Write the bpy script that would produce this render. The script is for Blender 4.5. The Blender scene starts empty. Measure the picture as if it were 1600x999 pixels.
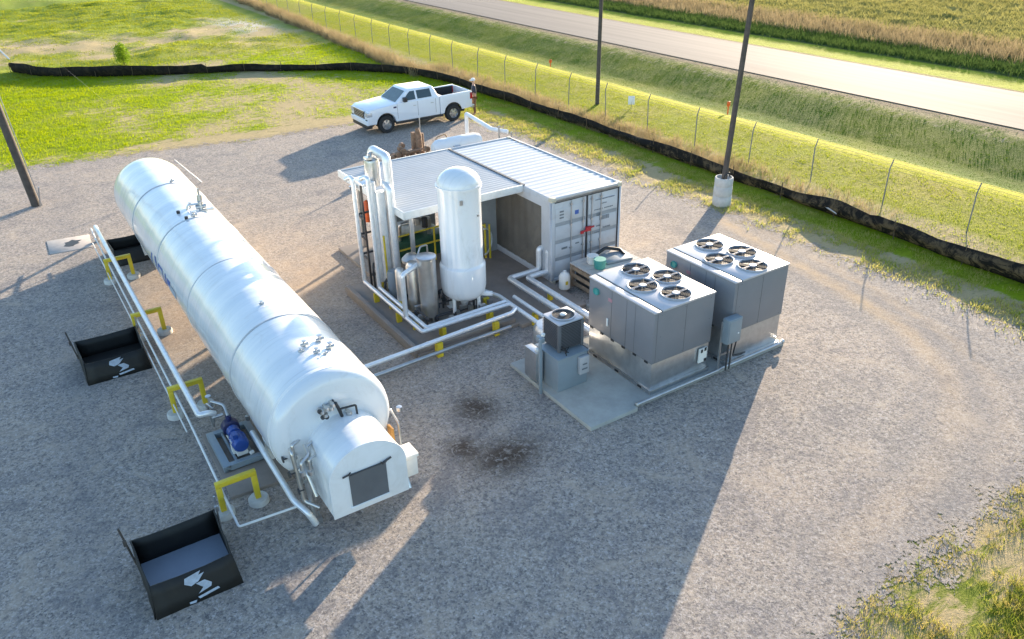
import bpy, bmesh, math, random
from mathutils import Vector, Matrix, noise
random.seed(7)
R = math.radians
PI = math.pi
scene = bpy.context.scene
COL = scene.collection

# ------------------------------------------------------------------ materials
def nt(name):
    m = bpy.data.materials.new(name); m.use_nodes = True
    t = m.node_tree; b = t.nodes['Principled BSDF']
    return m, t, b

def N(t, typ, **kw):
    n = t.nodes.new(typ)
    for k, v in kw.items():
        if k in n.inputs: n.inputs[k].default_value = v
        else: setattr(n, k, v)
    return n

def mixc(t, fac, a, b, mode='MIX'):
    n = t.nodes.new('ShaderNodeMix'); n.data_type = 'RGBA'; n.blend_type = mode
    for s, v in ((0, fac), (6, a), (7, b)):
        if isinstance(v, bpy.types.NodeSocket): t.links.new(v, n.inputs[s])
        elif isinstance(v, (int, float)): n.inputs[s].default_value = v
        else: n.inputs[s].default_value = (*v, 1)
    return n.outputs[2]

def math_(t, op, a, b=None, clamp=False):
    n = t.nodes.new('ShaderNodeMath'); n.operation = op; n.use_clamp = clamp
    for i, v in enumerate((a, b)):
        if v is None: continue
        if isinstance(v, bpy.types.NodeSocket): t.links.new(v, n.inputs[i])
        else: n.inputs[i].default_value = v
    return n.outputs[0]

def ramp(t, fac, stops):
    n = t.nodes.new('ShaderNodeValToRGB'); t.links.new(fac, n.inputs[0])
    e = n.color_ramp.elements
    while len(e) < len(stops): e.new(.5)
    for i, (p, c) in enumerate(stops):
        e[i].position = p; e[i].color = (c, c, c, 1) if isinstance(c, (int, float)) else (*c, 1)
    return n.outputs[0]

def noise_(t, vec, scale, detail=4, rough=.6, dist=0.):
    n = N(t, 'ShaderNodeTexNoise'); n.inputs['Scale'].default_value = scale
    n.inputs['Detail'].default_value = detail; n.inputs['Roughness'].default_value = rough
    n.inputs['Distortion'].default_value = dist
    if vec is not None: t.links.new(vec, n.inputs['Vector'])
    return n.outputs['Fac']

def objco(t): return t.nodes.new('ShaderNodeTexCoord').outputs['Object']
def pos(t): return t.nodes.new('ShaderNodeNewGeometry').outputs['Position']

def bump(t, b, h, strength=.3, dist=.02):
    n = t.nodes.new('ShaderNodeBump'); n.inputs['Strength'].default_value = strength
    n.inputs['Distance'].default_value = dist
    t.links.new(h, n.inputs['Height']); t.links.new(n.outputs[0], b.inputs['Normal'])

def simple(name, col, rough=.5, metal=0., var=.15, scale=3., dirt=None, dirt_amt=.3, bumpy=0., coat=0.):
    m, t, b = nt(name)
    v = objco(t)
    f = noise_(t, v, scale, 5, .65)
    c = mixc(t, ramp(t, f, [(.3, 0.), (.7, 1.)]), tuple(x*(1-var) for x in col), tuple(min(1, x*(1+var)) for x in col))
    if dirt:
        g = noise_(t, v, scale*.6, 6, .7, 1.)
        c = mixc(t, math_(t, 'MULTIPLY', ramp(t, g, [(.5, 0.), (.72, 1.)]), dirt_amt), c, dirt)
    t.links.new(c, b.inputs['Base Color'])
    b.inputs['Metallic'].default_value = metal
    fr = noise_(t, v, scale*2, 3)
    r = t.nodes.new('ShaderNodeMapRange'); t.links.new(fr, r.inputs[0])
    r.inputs[3].default_value = max(.05, rough-.08); r.inputs[4].default_value = min(1, rough+.12)
    t.links.new(r.outputs[0], b.inputs['Roughness'])
    if coat: b.inputs['Coat Weight'].default_value = coat; b.inputs['Coat Roughness'].default_value = .08
    if bumpy: bump(t, b, noise_(t, v, scale*4, 4), bumpy, .02)
    return m

M = {}
M['white'] = simple('white_paint', (.78, .79, .8), .38, var=.03, dirt=(.5, .47, .42), dirt_amt=.25)
M['white_trim'] = simple('white_trim', (.74, .74, .72), .45, var=.06, scale=5, dirt=(.4, .36, .3), dirt_amt=.35)
M['lag'] = simple('aluminium_cladding', (.82, .83, .84), .36, metal=.5, var=.06, scale=9, dirt=(.5, .48, .46), dirt_amt=.3, bumpy=.12)
M['steel'] = simple('stainless', (.62, .6, .57), .33, metal=.9, var=.08, scale=6)
M['galv'] = simple('galvanised', (.5, .51, .52), .3, metal=.85, var=.14, scale=5, bumpy=.05)
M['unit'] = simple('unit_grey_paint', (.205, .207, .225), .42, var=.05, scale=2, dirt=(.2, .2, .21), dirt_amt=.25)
M['unit_top'] = simple('unit_top_lit', (.5, .5, .52), .42, metal=.3, var=.07, scale=3, dirt=(.4, .38, .36), dirt_amt=.4)  # cabinet paint made lighter: the lit top is put into the colour
M['seam'] = simple('seam_dark', (.12, .12, .13), .6)
M['boxgrey'] = simple('electrical_grey', (.25, .3, .34), .4, var=.06, metal=.2)
M['black'] = simple('black_paint', (.025, .025, .028), .5, var=.2)
M['dark'] = simple('dark_metal', (.06, .06, .065), .5, metal=.4, var=.2)
M['midgrey'] = simple('vent_grey', (.12, .125, .135), .55, var=.1)
M['yellow'] = simple('yellow_paint', (.66, .5, .03), .45, var=.1, scale=5, dirt=(.3, .22, .05), dirt_amt=.4)
M['orange'] = simple('orange_paint', (.75, .12, .02), .5)
M['rust'] = simple('rusty_steel', (.26, .16, .1), .75, var=.4, scale=9, dirt=(.1, .06, .04), dirt_amt=.8)
M['glassgreen'] = simple('tinted_glass', (.1, .14, .15), .05)
M['blue'] = simple('blue_paint', (.02, .07, .3), .35, var=.1, coat=.3)
M['darkblue'] = simple('dark_blue_paint', (.015, .02, .09), .4, var=.1, coat=.3)
M['green'] = simple('green_paint', (.02, .09, .05), .5, var=.2)
M['fencegrey'] = simple('fence_grey', (.2, .2, .21), .6, metal=.3)
M['seamgrey'] = simple('door_recess_grey', (.28, .3, .32), .6)
M['weldgrey'] = simple('weld_grey', (.5, .52, .54), .5, var=.2, scale=2)
M['teal'] = simple('teal_sticker', (.07, .34, .31), .5, var=.05)
M['red'] = simple('red_mark', (.45, .02, .03), .5, var=.1)
M['pink'] = simple('faded_red_sticker', (.4, .2, .24), .5, var=.1)
M['ink'] = simple('lettering_ink', (.16, .18, .2), .6, var=.2)
M['blueink'] = simple('blue_lettering', (.04, .1, .35), .5, var=.2)
M['stripe'] = simple('logo_white', (.36, .42, .5), .5, var=.2, scale=14)
M['rubber'] = simple('rubber', (.022, .022, .022), .8, var=.2)
M['glass'] = simple('dark_glass', (.05, .075, .09), .05, var=.1)
M['chrome'] = simple('rim_metal', (.55, .56, .58), .28, metal=.9, var=.05)
M['carpaint'] = simple('truck_white', (.76, .79, .84), .3, var=.015, coat=.6)
M['lamp'] = simple('lamp_lens', (.55, .57, .6), .12, metal=.3)
M['redlamp'] = simple('tail_lamp', (.4, .01, .015), .2)
M['wood'] = simple('weathered_wood', (.3, .22, .15), .8, var=.3, scale=8)
M['polewood'] = simple('pole_wood', (.075, .063, .055), .8, var=.3, scale=6)
M['cardboard'] = simple('pale_board', (.5, .46, .42), .8, var=.1)
M['skin'] = simple('skin', (.5, .3, .22), .6)
M['shirt'] = simple('navy_shirt', (.03, .035, .055), .85)
M['pants'] = simple('brown_trousers', (.22, .11, .06), .85)
M['whitecap'] = simple('white_cap', (.75, .75, .75), .8)
M['floorliner'] = simple('basin_floor_grey', (.24, .28, .34), .5, var=.06)
M['plastic'] = simple('white_plastic', (.75, .74, .7), .5, var=.05)
M['bark'] = simple('shrub_stem', (.1, .07, .04), .9)

def m_tank():
    m, t, b = nt('tank_white')
    v = objco(t)
    sp = t.nodes.new('ShaderNodeSeparateXYZ'); t.links.new(v, sp.inputs[0])
    mp = t.nodes.new('ShaderNodeMapping'); mp.inputs['Scale'].default_value = (.35, 3.2, .35); t.links.new(v, mp.inputs[0])
    f = noise_(t, mp.outputs[0], 1.0, 5, .6, .4)
    c = mixc(t, ramp(t, f, [(.35, 0.), (.7, 1.)]), (.72, .75, .78), (.82, .82, .82))
    mr = t.nodes.new('ShaderNodeMapping'); mr.inputs['Scale'].default_value = (.05, 1.1, .05); t.links.new(v, mr.inputs[0])
    c = mixc(t, math_(t, 'MULTIPLY', ramp(t, noise_(t, mr.outputs[0], 1., 5, .7), [(.46, 0.), (.6, 1.)]), .4), c, (.56, .62, .68))
    dr = t.nodes.new('ShaderNodeMapping'); dr.inputs['Scale'].default_value = (.6, 9., .6); t.links.new(v, dr.inputs[0])
    c = mixc(t, math_(t, 'MULTIPLY', ramp(t, noise_(t, dr.outputs[0], 1.3, 5, .7), [(.55, 0.), (.68, 1.)]), .35), c, (.46, .46, .45))
    g = noise_(t, v, 2.2, 7, .75, 1.5)
    c = mixc(t, math_(t, 'MULTIPLY', ramp(t, g, [(.55, 0.), (.75, 1.)]), .3), c, (.5, .46, .4))
    t.links.new(c, b.inputs['Base Color'])
    b.inputs['Roughness'].default_value = .26; b.inputs['Coat Weight'].default_value = .7; b.inputs['Coat Roughness'].default_value = .12
    bump(t, b, f, .5, .03)
    return m
M['tank'] = m_tank()

def m_concrete(name, col, sc=2.):
    m, t, b = nt(name); v = pos(t)
    f = noise_(t, v, sc, 8, .7); g = noise_(t, v, sc*12, 4, .7)
    c = mixc(t, ramp(t, f, [(.3, 0.), (.7, 1.)]), tuple(x*.78 for x in col), tuple(x*1.12 for x in col))
    c = mixc(t, math_(t, 'MULTIPLY', g, .35), c, tuple(x*.7 for x in col))
    t.links.new(c, b.inputs['Base Color']); b.inputs['Roughness'].default_value = .85
    bump(t, b, g, .25, .01)
    return m
M['pad'] = m_concrete('pad_concrete', (.38, .385, .36))
M['pad_warm'] = m_concrete('pad_concrete_dusty', (.27, .23, .2))
M['footing'] = m_concrete('footing_concrete', (.55, .55, .53), 5)
M['slab'] = m_concrete('slab_pale', (.46, .42, .385), 3.)

def m_roof(name, col, pitch=.2, axis=1):
    m, t, b = nt(name); v = objco(t)
    f = noise_(t, v, 1.5, 6, .7)
    mp = t.nodes.new('ShaderNodeMapping'); mp.inputs['Scale'].default_value = (.5, 6, 1) if axis else (6, .5, 1); t.links.new(v, mp.inputs[0])
    g = noise_(t, mp.outputs[0], 1.5, 4, .6)
    c = mixc(t, ramp(t, f, [(.35, 0.), (.7, 1.)]), tuple(x*.86 for x in col), col)
    c = mixc(t, math_(t, 'MULTIPLY', ramp(t, g, [(.5, 0.), (.75, 1.)]), .35), c, (.42, .4, .37))
    t.links.new(c, b.inputs['Base Color']); b.inputs['Roughness'].default_value = .42; b.inputs['Metallic'].default_value = .25
    return m
M['roof'] = m_roof('roof_sheet', (.40, .43, .455))
M['controof'] = m_roof('container_roof', (.52, .545, .565))
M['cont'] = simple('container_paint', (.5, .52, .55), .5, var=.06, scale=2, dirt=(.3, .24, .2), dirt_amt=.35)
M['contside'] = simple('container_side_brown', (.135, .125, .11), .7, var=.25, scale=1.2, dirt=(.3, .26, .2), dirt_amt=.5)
M['partition'] = simple('partition_grey', (.3, .32, .33), .6, var=.1)

def m_gravel():
    m, t, b = nt('gravel_stone'); v = pos(t)
    att = N(t, 'ShaderNodeAttribute', attribute_name='edge')
    trk = N(t, 'ShaderNodeAttribute', attribute_name='track')
    stn = N(t, 'ShaderNodeAttribute', attribute_name='stain')
    big = noise_(t, v, .22, 5, .6, .5)
    mid = noise_(t, v, 1.6, 6, .72, .3)
    fin = noise_(t, v, 9., 7, .8)
    vo = N(t, 'ShaderNodeTexVoronoi'); vo.inputs['Scale'].default_value = 30.
    wv = t.nodes.new('ShaderNodeTexNoise'); wv.inputs['Scale'].default_value = 18.; wv.inputs['Detail'].default_value = 3.; t.links.new(v, wv.inputs['Vector'])
    wm = t.nodes.new('ShaderNodeVectorMath'); wm.operation = 'MULTIPLY_ADD'; t.links.new(wv.outputs['Color'], wm.inputs[0]); wm.inputs[1].default_value = (.1, .1, .1); t.links.new(v, wm.inputs[2])
    t.links.new(wm.outputs[0], vo.inputs['Vector'])
    vo2 = N(t, 'ShaderNodeTexVoronoi'); vo2.inputs['Scale'].default_value = 13.; t.links.new(wm.outputs[0], vo2.inputs['Vector'])
    c = mixc(t, ramp(t, mid, [(.32, 0.), (.68, 1.)]), (.265, .24, .215), (.4, .345, .285))
    c = mixc(t, math_(t, 'MULTIPLY', ramp(t, big, [(.4, 0.), (.65, 1.)]), .6), c, (.40, .33, .265))
    sp = t.nodes.new('ShaderNodeSeparateColor'); t.links.new(vo.outputs['Color'], sp.inputs[0])
    sp2 = t.nodes.new('ShaderNodeSeparateColor'); t.links.new(vo2.outputs['Color'], sp2.inputs[0])
    c = mixc(t, math_(t, 'MULTIPLY', ramp(t, sp.outputs[0], [(.6, 0.), (1., 1.)]), .75), c, (.5, .45, .42))
    c = mixc(t, math_(t, 'MULTIPLY', ramp(t, sp.outputs[1], [(.72, 0.), (1., 1.)]), .8), c, (.09, .085, .09))
    c = mixc(t, math_(t, 'MULTIPLY', ramp(t, sp2.outputs[1], [(.75, 0.), (1., 1.)]), .45), c, (.12, .115, .12))
    c = mixc(t, math_(t, 'MULTIPLY', ramp(t, fin, [(.36, 1.), (.52, 0.)]), .75), c, (.09, .085, .09))
    c = mixc(t, math_(t, 'MULTIPLY', ramp(t, noise_(t, v, 17., 5, .8), [(.54, 0.), (.66, 1.)]), .7), c, (.56, .52, .49))
    med = noise_(t, v, .75, 6, .75, 1.2)
    c = mixc(t, math_(t, 'MULTIPLY', ramp(t, med, [(.36, 1.), (.48, 0.)]), .45), c, (.15, .145, .155))
    c = mixc(t, math_(t, 'MULTIPLY', ramp(t, med, [(.54, 0.), (.66, 1.)]), .5), c, (.46, .375, .29))
    wrm = N(t, 'ShaderNodeAttribute', attribute_name='warm')
    c = mixc(t, math_(t, 'MULTIPLY', wrm.outputs['Fac'], ramp(t, mid, [(.3, .3), (.7, 1.)])), c, (.46, .33, .22))
    rt_ = N(t, 'ShaderNodeAttribute', attribute_name='rut')
    c = mixc(t, math_(t, 'MULTIPLY', rt_.outputs['Fac'], ramp(t, mid, [(.3, .1), (.65, .55)])), c, (.17, .165, .17))
    tf = math_(t, 'MULTIPLY', trk.outputs['Fac'], ramp(t, mid, [(.3, .35), (.7, 1.)]))
    c = mixc(t, math_(t, 'MULTIPLY', tf, .95), c, (.46, .33, .2))
    sf = math_(t, 'MULTIPLY', stn.outputs['Fac'], ramp(t, noise_(t, v, 6., 6, .8, 1.), [(.36, 0.), (.5, 1.)]))
    c = mixc(t, math_(t, 'MULTIPLY', sf, .95, True), c, (.055, .035, .022))
    t.links.new(c, b.inputs['Base Color']); b.inputs['Roughness'].default_value = .95
    b.inputs['Specular IOR Level'].default_value = .25
    vf = noise_(t, v, 26., 4, .8)
    h = math_(t, 'ADD', math_(t, 'MULTIPLY', vf, 1.2), math_(t, 'MULTIPLY', fin, 1.2))
    bump(t, b, h, .5, .016)
    tr = t.nodes.new('ShaderNodeBsdfTransparent'); mx = t.nodes.new('ShaderNodeMixShader')
    e = math_(t, 'ADD', att.outputs['Fac'], math_(t, 'MULTIPLY', math_(t, 'SUBTRACT', noise_(t, v, 1.5, 8, .85), .5), 4.2))
    e = math_(t, 'ADD', e, math_(t, 'MULTIPLY', math_(t, 'SUBTRACT', noise_(t, v, 13., 3, .7), .5), 2.6))
    e = math_(t, 'GREATER_THAN', e, 0.)
    t.links.new(e, mx.inputs[0]); t.links.new(tr.outputs[0], mx.inputs[1]); t.links.new(b.outputs[0], mx.inputs[2])
    t.links.new(mx.outputs[0], t.nodes['Material Output'].inputs['Surface'])
    return m
M['gravel'] = m_gravel()

def m_ground():
    m, t, b = nt('turf'); v = pos(t)
    a = N(t, 'ShaderNodeAttribute', attribute_name='tint')
    fin = noise_(t, v, 7., 7, .8); mid = noise_(t, v, 1.1, 6, .7, .6)
    c = mixc(t, ramp(t, fin, [(.3, 0.), (.7, 1.)]), a.outputs['Color'], a.outputs['Color'])
    c = mixc(t, ramp(t, fin, [(.3, .55), (.5, 0.)]), a.outputs['Color'], (.035, .055, .012))
    c = mixc(t, math_(t, 'MULTIPLY', ramp(t, mid, [(.5, 0.), (.72, 1.)]), .3), c, (.36, .3, .12))
    str_ = t.nodes.new('ShaderNodeMapping'); str_.inputs['Scale'].default_value = (.5, 1.6, 1); str_.inputs['Rotation'].default_value = (0, 0, .9); t.links.new(v, str_.inputs[0])
    tuft = noise_(t, str_.outputs[0], 2.6, 6, .75, .8)
    dry = N(t, 'ShaderNodeAttribute', attribute_name='dry')
    kk = math_(t, 'ADD', tuft, math_(t, 'MULTIPLY', math_(t, 'SUBTRACT', dry.outputs['Fac'], .5), .55))
    c = mixc(t, ramp(t, kk, [(.5, 0.), (.64, 1.)]), c, mixc(t, fin, (.30, .24, .12), (.52, .42, .24)))
    c = mixc(t, math_(t, 'MULTIPLY', ramp(t, tuft, [(.34, 1.), (.45, 0.)]), .55), c, (.07, .12, .008))
    t.links.new(c, b.inputs['Base Color']); b.inputs['Roughness'].default_value = .95
    b.inputs['Specular IOR Level'].default_value = .15
    bump(t, b, math_(t, 'ADD', fin, math_(t, 'ADD', mid, tuft)), .8, .08)
    return m
M['turf'] = m_ground()

def m_leaf(name, c1, c2, trans=.5, sc=.8):
    m, t, b = nt(name); v = pos(t)
    f = noise_(t, v, sc, 4, .7); w = noise_(t, v, 23., 2)
    c = mixc(t, ramp(t, math_(t, 'ADD', math_(t, 'MULTIPLY', f, .6), math_(t, 'MULTIPLY', w, .4)), [(.38, 0.), (.62, 1.)]), c1, c2)
    d = t.nodes.new('ShaderNodeBsdfDiffuse'); tl = t.nodes.new('ShaderNodeBsdfTranslucent'); mx = t.nodes.new('ShaderNodeMixShader')
    t.links.new(c, d.inputs[0]); t.links.new(c, tl.inputs[0]); mx.inputs[0].default_value = trans
    t.links.new(d.outputs[0], mx.inputs[1]); t.links.new(tl.outputs[0], mx.inputs[2])
    t.links.new(mx.outputs[0], t.nodes['Material Output'].inputs['Surface'])
    return m
M['lawn'] = m_leaf('lawn_blades', (.24, .34, .004), (.38, .43, .006), .6, .5)
M['mown'] = m_leaf('mown_blades', (.25, .31, .01), (.36, .38, .015), .6, .5)
M['dry'] = m_leaf('dry_blades', (.24, .19, .1), (.42, .33, .19), .4)
M['mixgrass'] = m_leaf('edge_grass_blades', (.22, .32, .01), (.58, .48, .18), .55, 1.3)
M['darkgreen'] = m_leaf('bank_foliage', (.06, .11, .025), (.13, .19, .05), .4)
M['crop'] = m_leaf('crop_leaves', (.22, .22, .06), (.42, .38, .14), .4, 1.1)
M['fieldg'] = m_leaf('field_blades', (.17, .22, .012), (.33, .34, .03), .55, .35)
M['ditch'] = m_leaf('ditch_blades', (.07, .15, .003), (.16, .22, .006), .5, .6)
M['cornerg'] = m_leaf('corner_blades', (.16, .26, .01), (.5, .38, .13), .5, 1.7)
M['shrub'] = m_leaf('shrub_leaves', (.14, .26, .02), (.26, .36, .03), .5, 4)

def m_asphalt():
    m, t, b = nt('worn_asphalt'); v = pos(t)
    mp = t.nodes.new('ShaderNodeMapping'); mp.inputs['Scale'].default_value = (1.2, .03, 1); t.links.new(v, mp.inputs[0])
    f = noise_(t, mp.outputs[0], 1.3, 4, .6); g = noise_(t, v, 14, 5, .7)
    c = mixc(t, ramp(t, f, [(.35, 0.), (.65, 1.)]), (.15, .14, .135), (.22, .205, .19))
    c = mixc(t, math_(t, 'MULTIPLY', g, .4), c, (.13, .12, .12))
    t.links.new(c, b.inputs['Base Color']); b.inputs['Roughness'].default_value = .84
    b.inputs['Specular IOR Level'].default_value = .18
    bump(t, b, g, .15, .005)
    return m
M['road'] = m_asphalt()

def m_silt():
    m, t, b = nt('silt_fabric'); v = pos(t)
    a = N(t, 'ShaderNodeAttribute', attribute_name='mud')
    f = noise_(t, v, 2.6, 7, .75, .8)
    k = math_(t, 'MULTIPLY', ramp(t, f, [(.46, 0.), (.6, 1.)]), a.outputs['Fac'])
    c = mixc(t, k, (.012, .011, .01), (.22, .16, .09))
    t.links.new(c, b.inputs['Base Color']); b.inputs['Roughness'].default_value = .9; b.inputs['Specular IOR Level'].default_value = .2
    bump(t, b, f, .4, .03)
    return m
M['silt'] = m_silt()
M['liner'] = simple('black_liner', (.009, .009, .008), .62, var=.3, scale=4, dirt=(.02, .018, .012), dirt_amt=.7)

# ------------------------------------------------------------------ helpers
def link(o, parent=None):
    COL.objects.link(o)
    if parent is not None: o.parent = parent
    return o

def tag(o, label=None, cat=None, group=None, kind=None):
    if label: o['label'] = label
    if cat: o['category'] = cat
    if group: o['group'] = group
    if kind: o['kind'] = kind
    return o

def thing(name, loc, label, cat, group=None, rz=0., s=1.):
    o = bpy.data.objects.new(name, None); o.location = loc; o.rotation_euler = (0, 0, rz); o.scale = (s, s, s)
    o.empty_display_size = .3
    link(o); return tag(o, label, cat, group)

def copy_tree(o, parent=None):
    c = o.copy(); link(c, parent) if parent else COL.objects.link(c)
    if parent: c.matrix_parent_inverse = o.matrix_parent_inverse.copy()
    for ch in [x for x in bpy.data.objects if x.parent == o]: copy_tree(ch, c)
    return c

class MB:
    def __init__(s): s.v = []; s.f = []; s.m = []; s.cur = 0; s.sm = []
    def add(s, vs, fs, smooth=False):
        o = len(s.v); s.v += [tuple(p) for p in vs]
        for f in fs: s.f.append(tuple(i+o for i in f)); s.m.append(s.cur); s.sm.append(smooth)
        return s
    def mat(s, i): s.cur = i; return s
    def box(s, x0, x1, y0, y1, z0, z1):
        v = [(x0,y0,z0),(x1,y0,z0),(x1,y1,z0),(x0,y1,z0),(x0,y0,z1),(x1,y0,z1),(x1,y1,z1),(x0,y1,z1)]
        return s.add(v, [(0,3,2,1),(4,5,6,7),(0,1,5,4),(1,2,6,5),(2,3,7,6),(3,0,4,7)])
    def quadbox(s, p, h):
        # p: 4 points (ccw from outside), extruded by vector h
        h = Vector(h); v = [Vector(q) for q in p] + [Vector(q)+h for q in p]
        return s.add(v, [(0,3,2,1),(4,5,6,7),(0,1,5,4),(1,2,6,5),(2,3,7,6),(3,0,4,7)])
    def tube(s, pts, r, seg=14, caps=True, smooth=True):
        P = [Vector(p) for p in pts]; n = len(P)
        rr = r if isinstance(r, (list, tuple)) else [r]*n
        T = []
        for i in range(n):
            a = (P[i]-P[i-1]).normalized() if i else (P[1]-P[0]).normalized()
            b = (P[i+1]-P[i]).normalized() if i < n-1 else a
            t = (a+b); t = t.normalized() if t.length > 1e-6 else a
            T.append((t, 1/max(.35, t.dot(a)), a))
        up = Vector((0,0,1)) if abs(T[0][2].z) < .9 else Vector((1,0,0))
        u = T[0][2].cross(up).normalized()
        vs = []
        for i in range(n):
            t, k, a = T[i]
            u = (u - a*u.dot(a)).normalized(); w = a.cross(u).normalized()
            for j in range(seg):
                an = 2*PI*j/seg; q = u*math.cos(an)*rr[i] + w*math.sin(an)*rr[i]
                # project onto mitre plane along a
                d = q.dot(t)/max(.3, a.dot(t)); vs.append(P[i]+q-a*d)
        fs = []
        for i in range(n-1):
            for j in range(seg):
                k2 = (j+1) % seg; fs.append((i*seg+j, i*seg+k2, (i+1)*seg+k2, (i+1)*seg+j))
        s.add(vs, fs, smooth)
        if caps: s.add(vs[:seg], [tuple(range(seg))[::-1]]); s.add(vs[-seg:], [tuple(range(seg))])
        return s
    def lathe(s, prof, c=(0,0,0), axis='Z', seg=32, smooth=True, capa=True, capb=True):
        c = Vector(c); vs = []
        for (r, h) in prof:
            for j in range(seg):
                a = 2*PI*j/seg; x, y = r*math.cos(a), r*math.sin(a)
                q = {'Z': (x, y, h), 'Y': (y, h, x), 'X': (h, x, y)}[axis]
                vs.append(c+Vector(q))
        fs = []
        for i in range(len(prof)-1):
            for j in range(seg):
                k = (j+1) % seg; fs.append((i*seg+j, i*seg+k, (i+1)*seg+k, (i+1)*seg+j))
        s.add(vs, fs, smooth)
        if capa and prof[0][0] > 1e-4: s.add(vs[:seg], [tuple(range(seg))[::-1]])
        if capb and prof[-1][0] > 1e-4: s.add(vs[-seg:], [tuple(range(seg))])
        return s
    def prism(s, poly, y0, y1, plane='XZ', smooth=False):
        n = len(poly)
        def mk(a, b, h): return {'XZ': (a, h, b), 'XY': (a, b, h), 'YZ': (h, a, b)}[plane]
        v = [mk(a, b, y0) for a, b in poly] + [mk(a, b, y1) for a, b in poly]
        return s.add(v, [tuple(range(n))[::-1], tuple(range(n, 2*n))] + [(i, (i+1) % n, (i+1) % n+n, i+n) for i in range(n)], smooth)
    def build(s, name, mats, parent=None, bevel=0., seg=2, origin=None):
        if not isinstance(mats, (list, tuple)): mats = [mats]
        me = bpy.data.meshes.new(name); vs = s.v
        if origin is not None: vs = [(a-origin[0], b-origin[1], c-origin[2]) for a, b, c in vs]
        me.from_pydata(vs, [], s.f)
        for k in mats: me.materials.append(M[k])
        me.polygons.foreach_set('material_index', s.m); me.polygons.foreach_set('use_smooth', s.sm)
        bm = bmesh.new(); bm.from_mesh(me); bmesh.ops.remove_doubles(bm, verts=bm.verts, dist=1e-5)
        bmesh.ops.recalc_face_normals(bm, faces=bm.faces)
        if bevel:
            ed = [e for e in bm.edges if len(e.link_faces) == 2 and e.calc_face_angle(0) > R(35)]
            try: bmesh.ops.bevel(bm, geom=ed, offset=bevel, segments=seg, affect='EDGES', profile=.5)
            except Exception: pass
        bm.to_mesh(me); bm.free(); me.update()
        try: me.set_sharp_from_angle(angle=R(40))
        except Exception: pass
        o = bpy.data.objects.new(name, me)
        if origin is not None: o.location = origin
        link(o, parent)
        if parent is not None and parent.type == 'EMPTY' and getattr(s, 'world', True):
            # vertices were given in world coordinates: bring them under the parent
            pm = Matrix.LocRotScale(parent.location, parent.rotation_euler, parent.scale)
            o.matrix_parent_inverse = pm.inverted()
        return o

def part(mb, name, mats, parent, bevel=0., seg=2, local=False):
    mb.world = not local
    o = mb.build(name, mats, parent, bevel, seg)
    if parent is not None and parent.type == 'MESH' and not local:
        o.matrix_parent_inverse = Matrix.Identity(4)
    return o

def boxes(parent, name, mat, lst, bevel=0.):
    for b_ in lst:
        q_ = MB(); q_.box(*b_); part(q_, name, mat, parent, bevel)

def single(mb, name, mats, label, cat, group=None, bevel=0., origin=None, kind=None):
    if origin is None:
        xs = [v[0] for v in mb.v]; ys = [v[1] for v in mb.v]; zs = [v[2] for v in mb.v]
        origin = ((min(xs)+max(xs))/2, (min(ys)+max(ys))/2, min(zs))
    o = mb.build(name, mats, None, bevel, origin=origin)
    return tag(o, label, cat, group, kind)

def fillet(pts, r, n=4):
    P = [Vector(p) for p in pts]; out = [P[0]]
    for i in range(1, len(P)-1):
        a = (P[i-1]-P[i]); b = (P[i+1]-P[i]); k = min(r, a.length*.45, b.length*.45)
        p0 = P[i]+a.normalized()*k; p1 = P[i]+b.normalized()*k
        for j in range(n+1):
            t = j/n; out.append(p0*(1-t)**2 + P[i]*2*t*(1-t) + p1*t*t)
    out.append(P[-1]); return out

def bands(m, a, b, r, step=.9):
    a, b = Vector(a), Vector(b); L = (b-a).length; d = (b-a)/L; n = max(1, int(L/step))
    for k in range(n):
        p_ = a+d*(k+.5)*L/n; m.tube([p_-d*.018, p_+d*.018], r*1.09, 14)
    return m

def fbm(x, y, s, o=4):
    return noise.fractal(Vector((x*s, y*s, 3.7)), 1., 2., o)   # about -1..1

# ------------------------------------------------------------------ camera, light
H = 10.107
fpx, pitch, yaw, roll = 1252.29, 4.96402821e-01, 1.00523799e+00, -2.29803265e-02
cam = bpy.data.cameras.new('camera'); co = bpy.data.objects.new('camera', cam); COL.objects.link(co)
fw = Vector((math.cos(pitch)*math.cos(yaw), math.cos(pitch)*math.sin(yaw), -math.sin(pitch)))
r0 = fw.cross(Vector((0,0,1))).normalized(); u0 = r0.cross(fw)
c_, s_ = math.cos(roll), math.sin(roll)
rx = r0*c_+u0*s_; ux = -r0*s_+u0*c_
mt = Matrix((rx, ux, -fw)).transposed().to_4x4(); mt.translation = (0, 0, H)
co.matrix_world = mt
cam.sensor_width = 36; cam.lens = fpx/1600*36; cam.clip_end = 3000; cam.clip_start = .1
scene.camera = co

AZ, EL = R(31), R(11.5)
sd = Vector((math.cos(AZ)*math.cos(EL), math.sin(AZ)*math.cos(EL), math.sin(EL)))
sl = bpy.data.lights.new('sun', 'SUN'); sl.energy = 5.0; sl.angle = R(.5); sl.color = (1., .81, .59)
so = bpy.data.objects.new('sun', sl); so.rotation_euler = sd.to_track_quat('Z', 'Y').to_euler(); so.location = sd*60; COL.objects.link(so)
w = bpy.data.worlds.new('World'); scene.world = w; w.use_nodes = True
sky = w.node_tree.nodes.new('ShaderNodeTexSky'); sky.sky_type = 'NISHITA'; sky.sun_disc = False
sky.sun_elevation = EL; sky.sun_rotation = PI/2-AZ; sky.altitude = 100; sky.dust_density = .7; sky.air_density = 1.; sky.ozone_density = 1.7
bg = w.node_tree.nodes['Background']; bg.inputs[1].default_value = .15
w.node_tree.links.new(sky.outputs[0], bg.inputs[0])
vs_ = scene.view_settings; vs_.view_transform = 'Standard'; vs_.look = 'None'; vs_.gamma = 1; vs_.use_curve_mapping = False
vs_.exposure = 1.66
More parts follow.
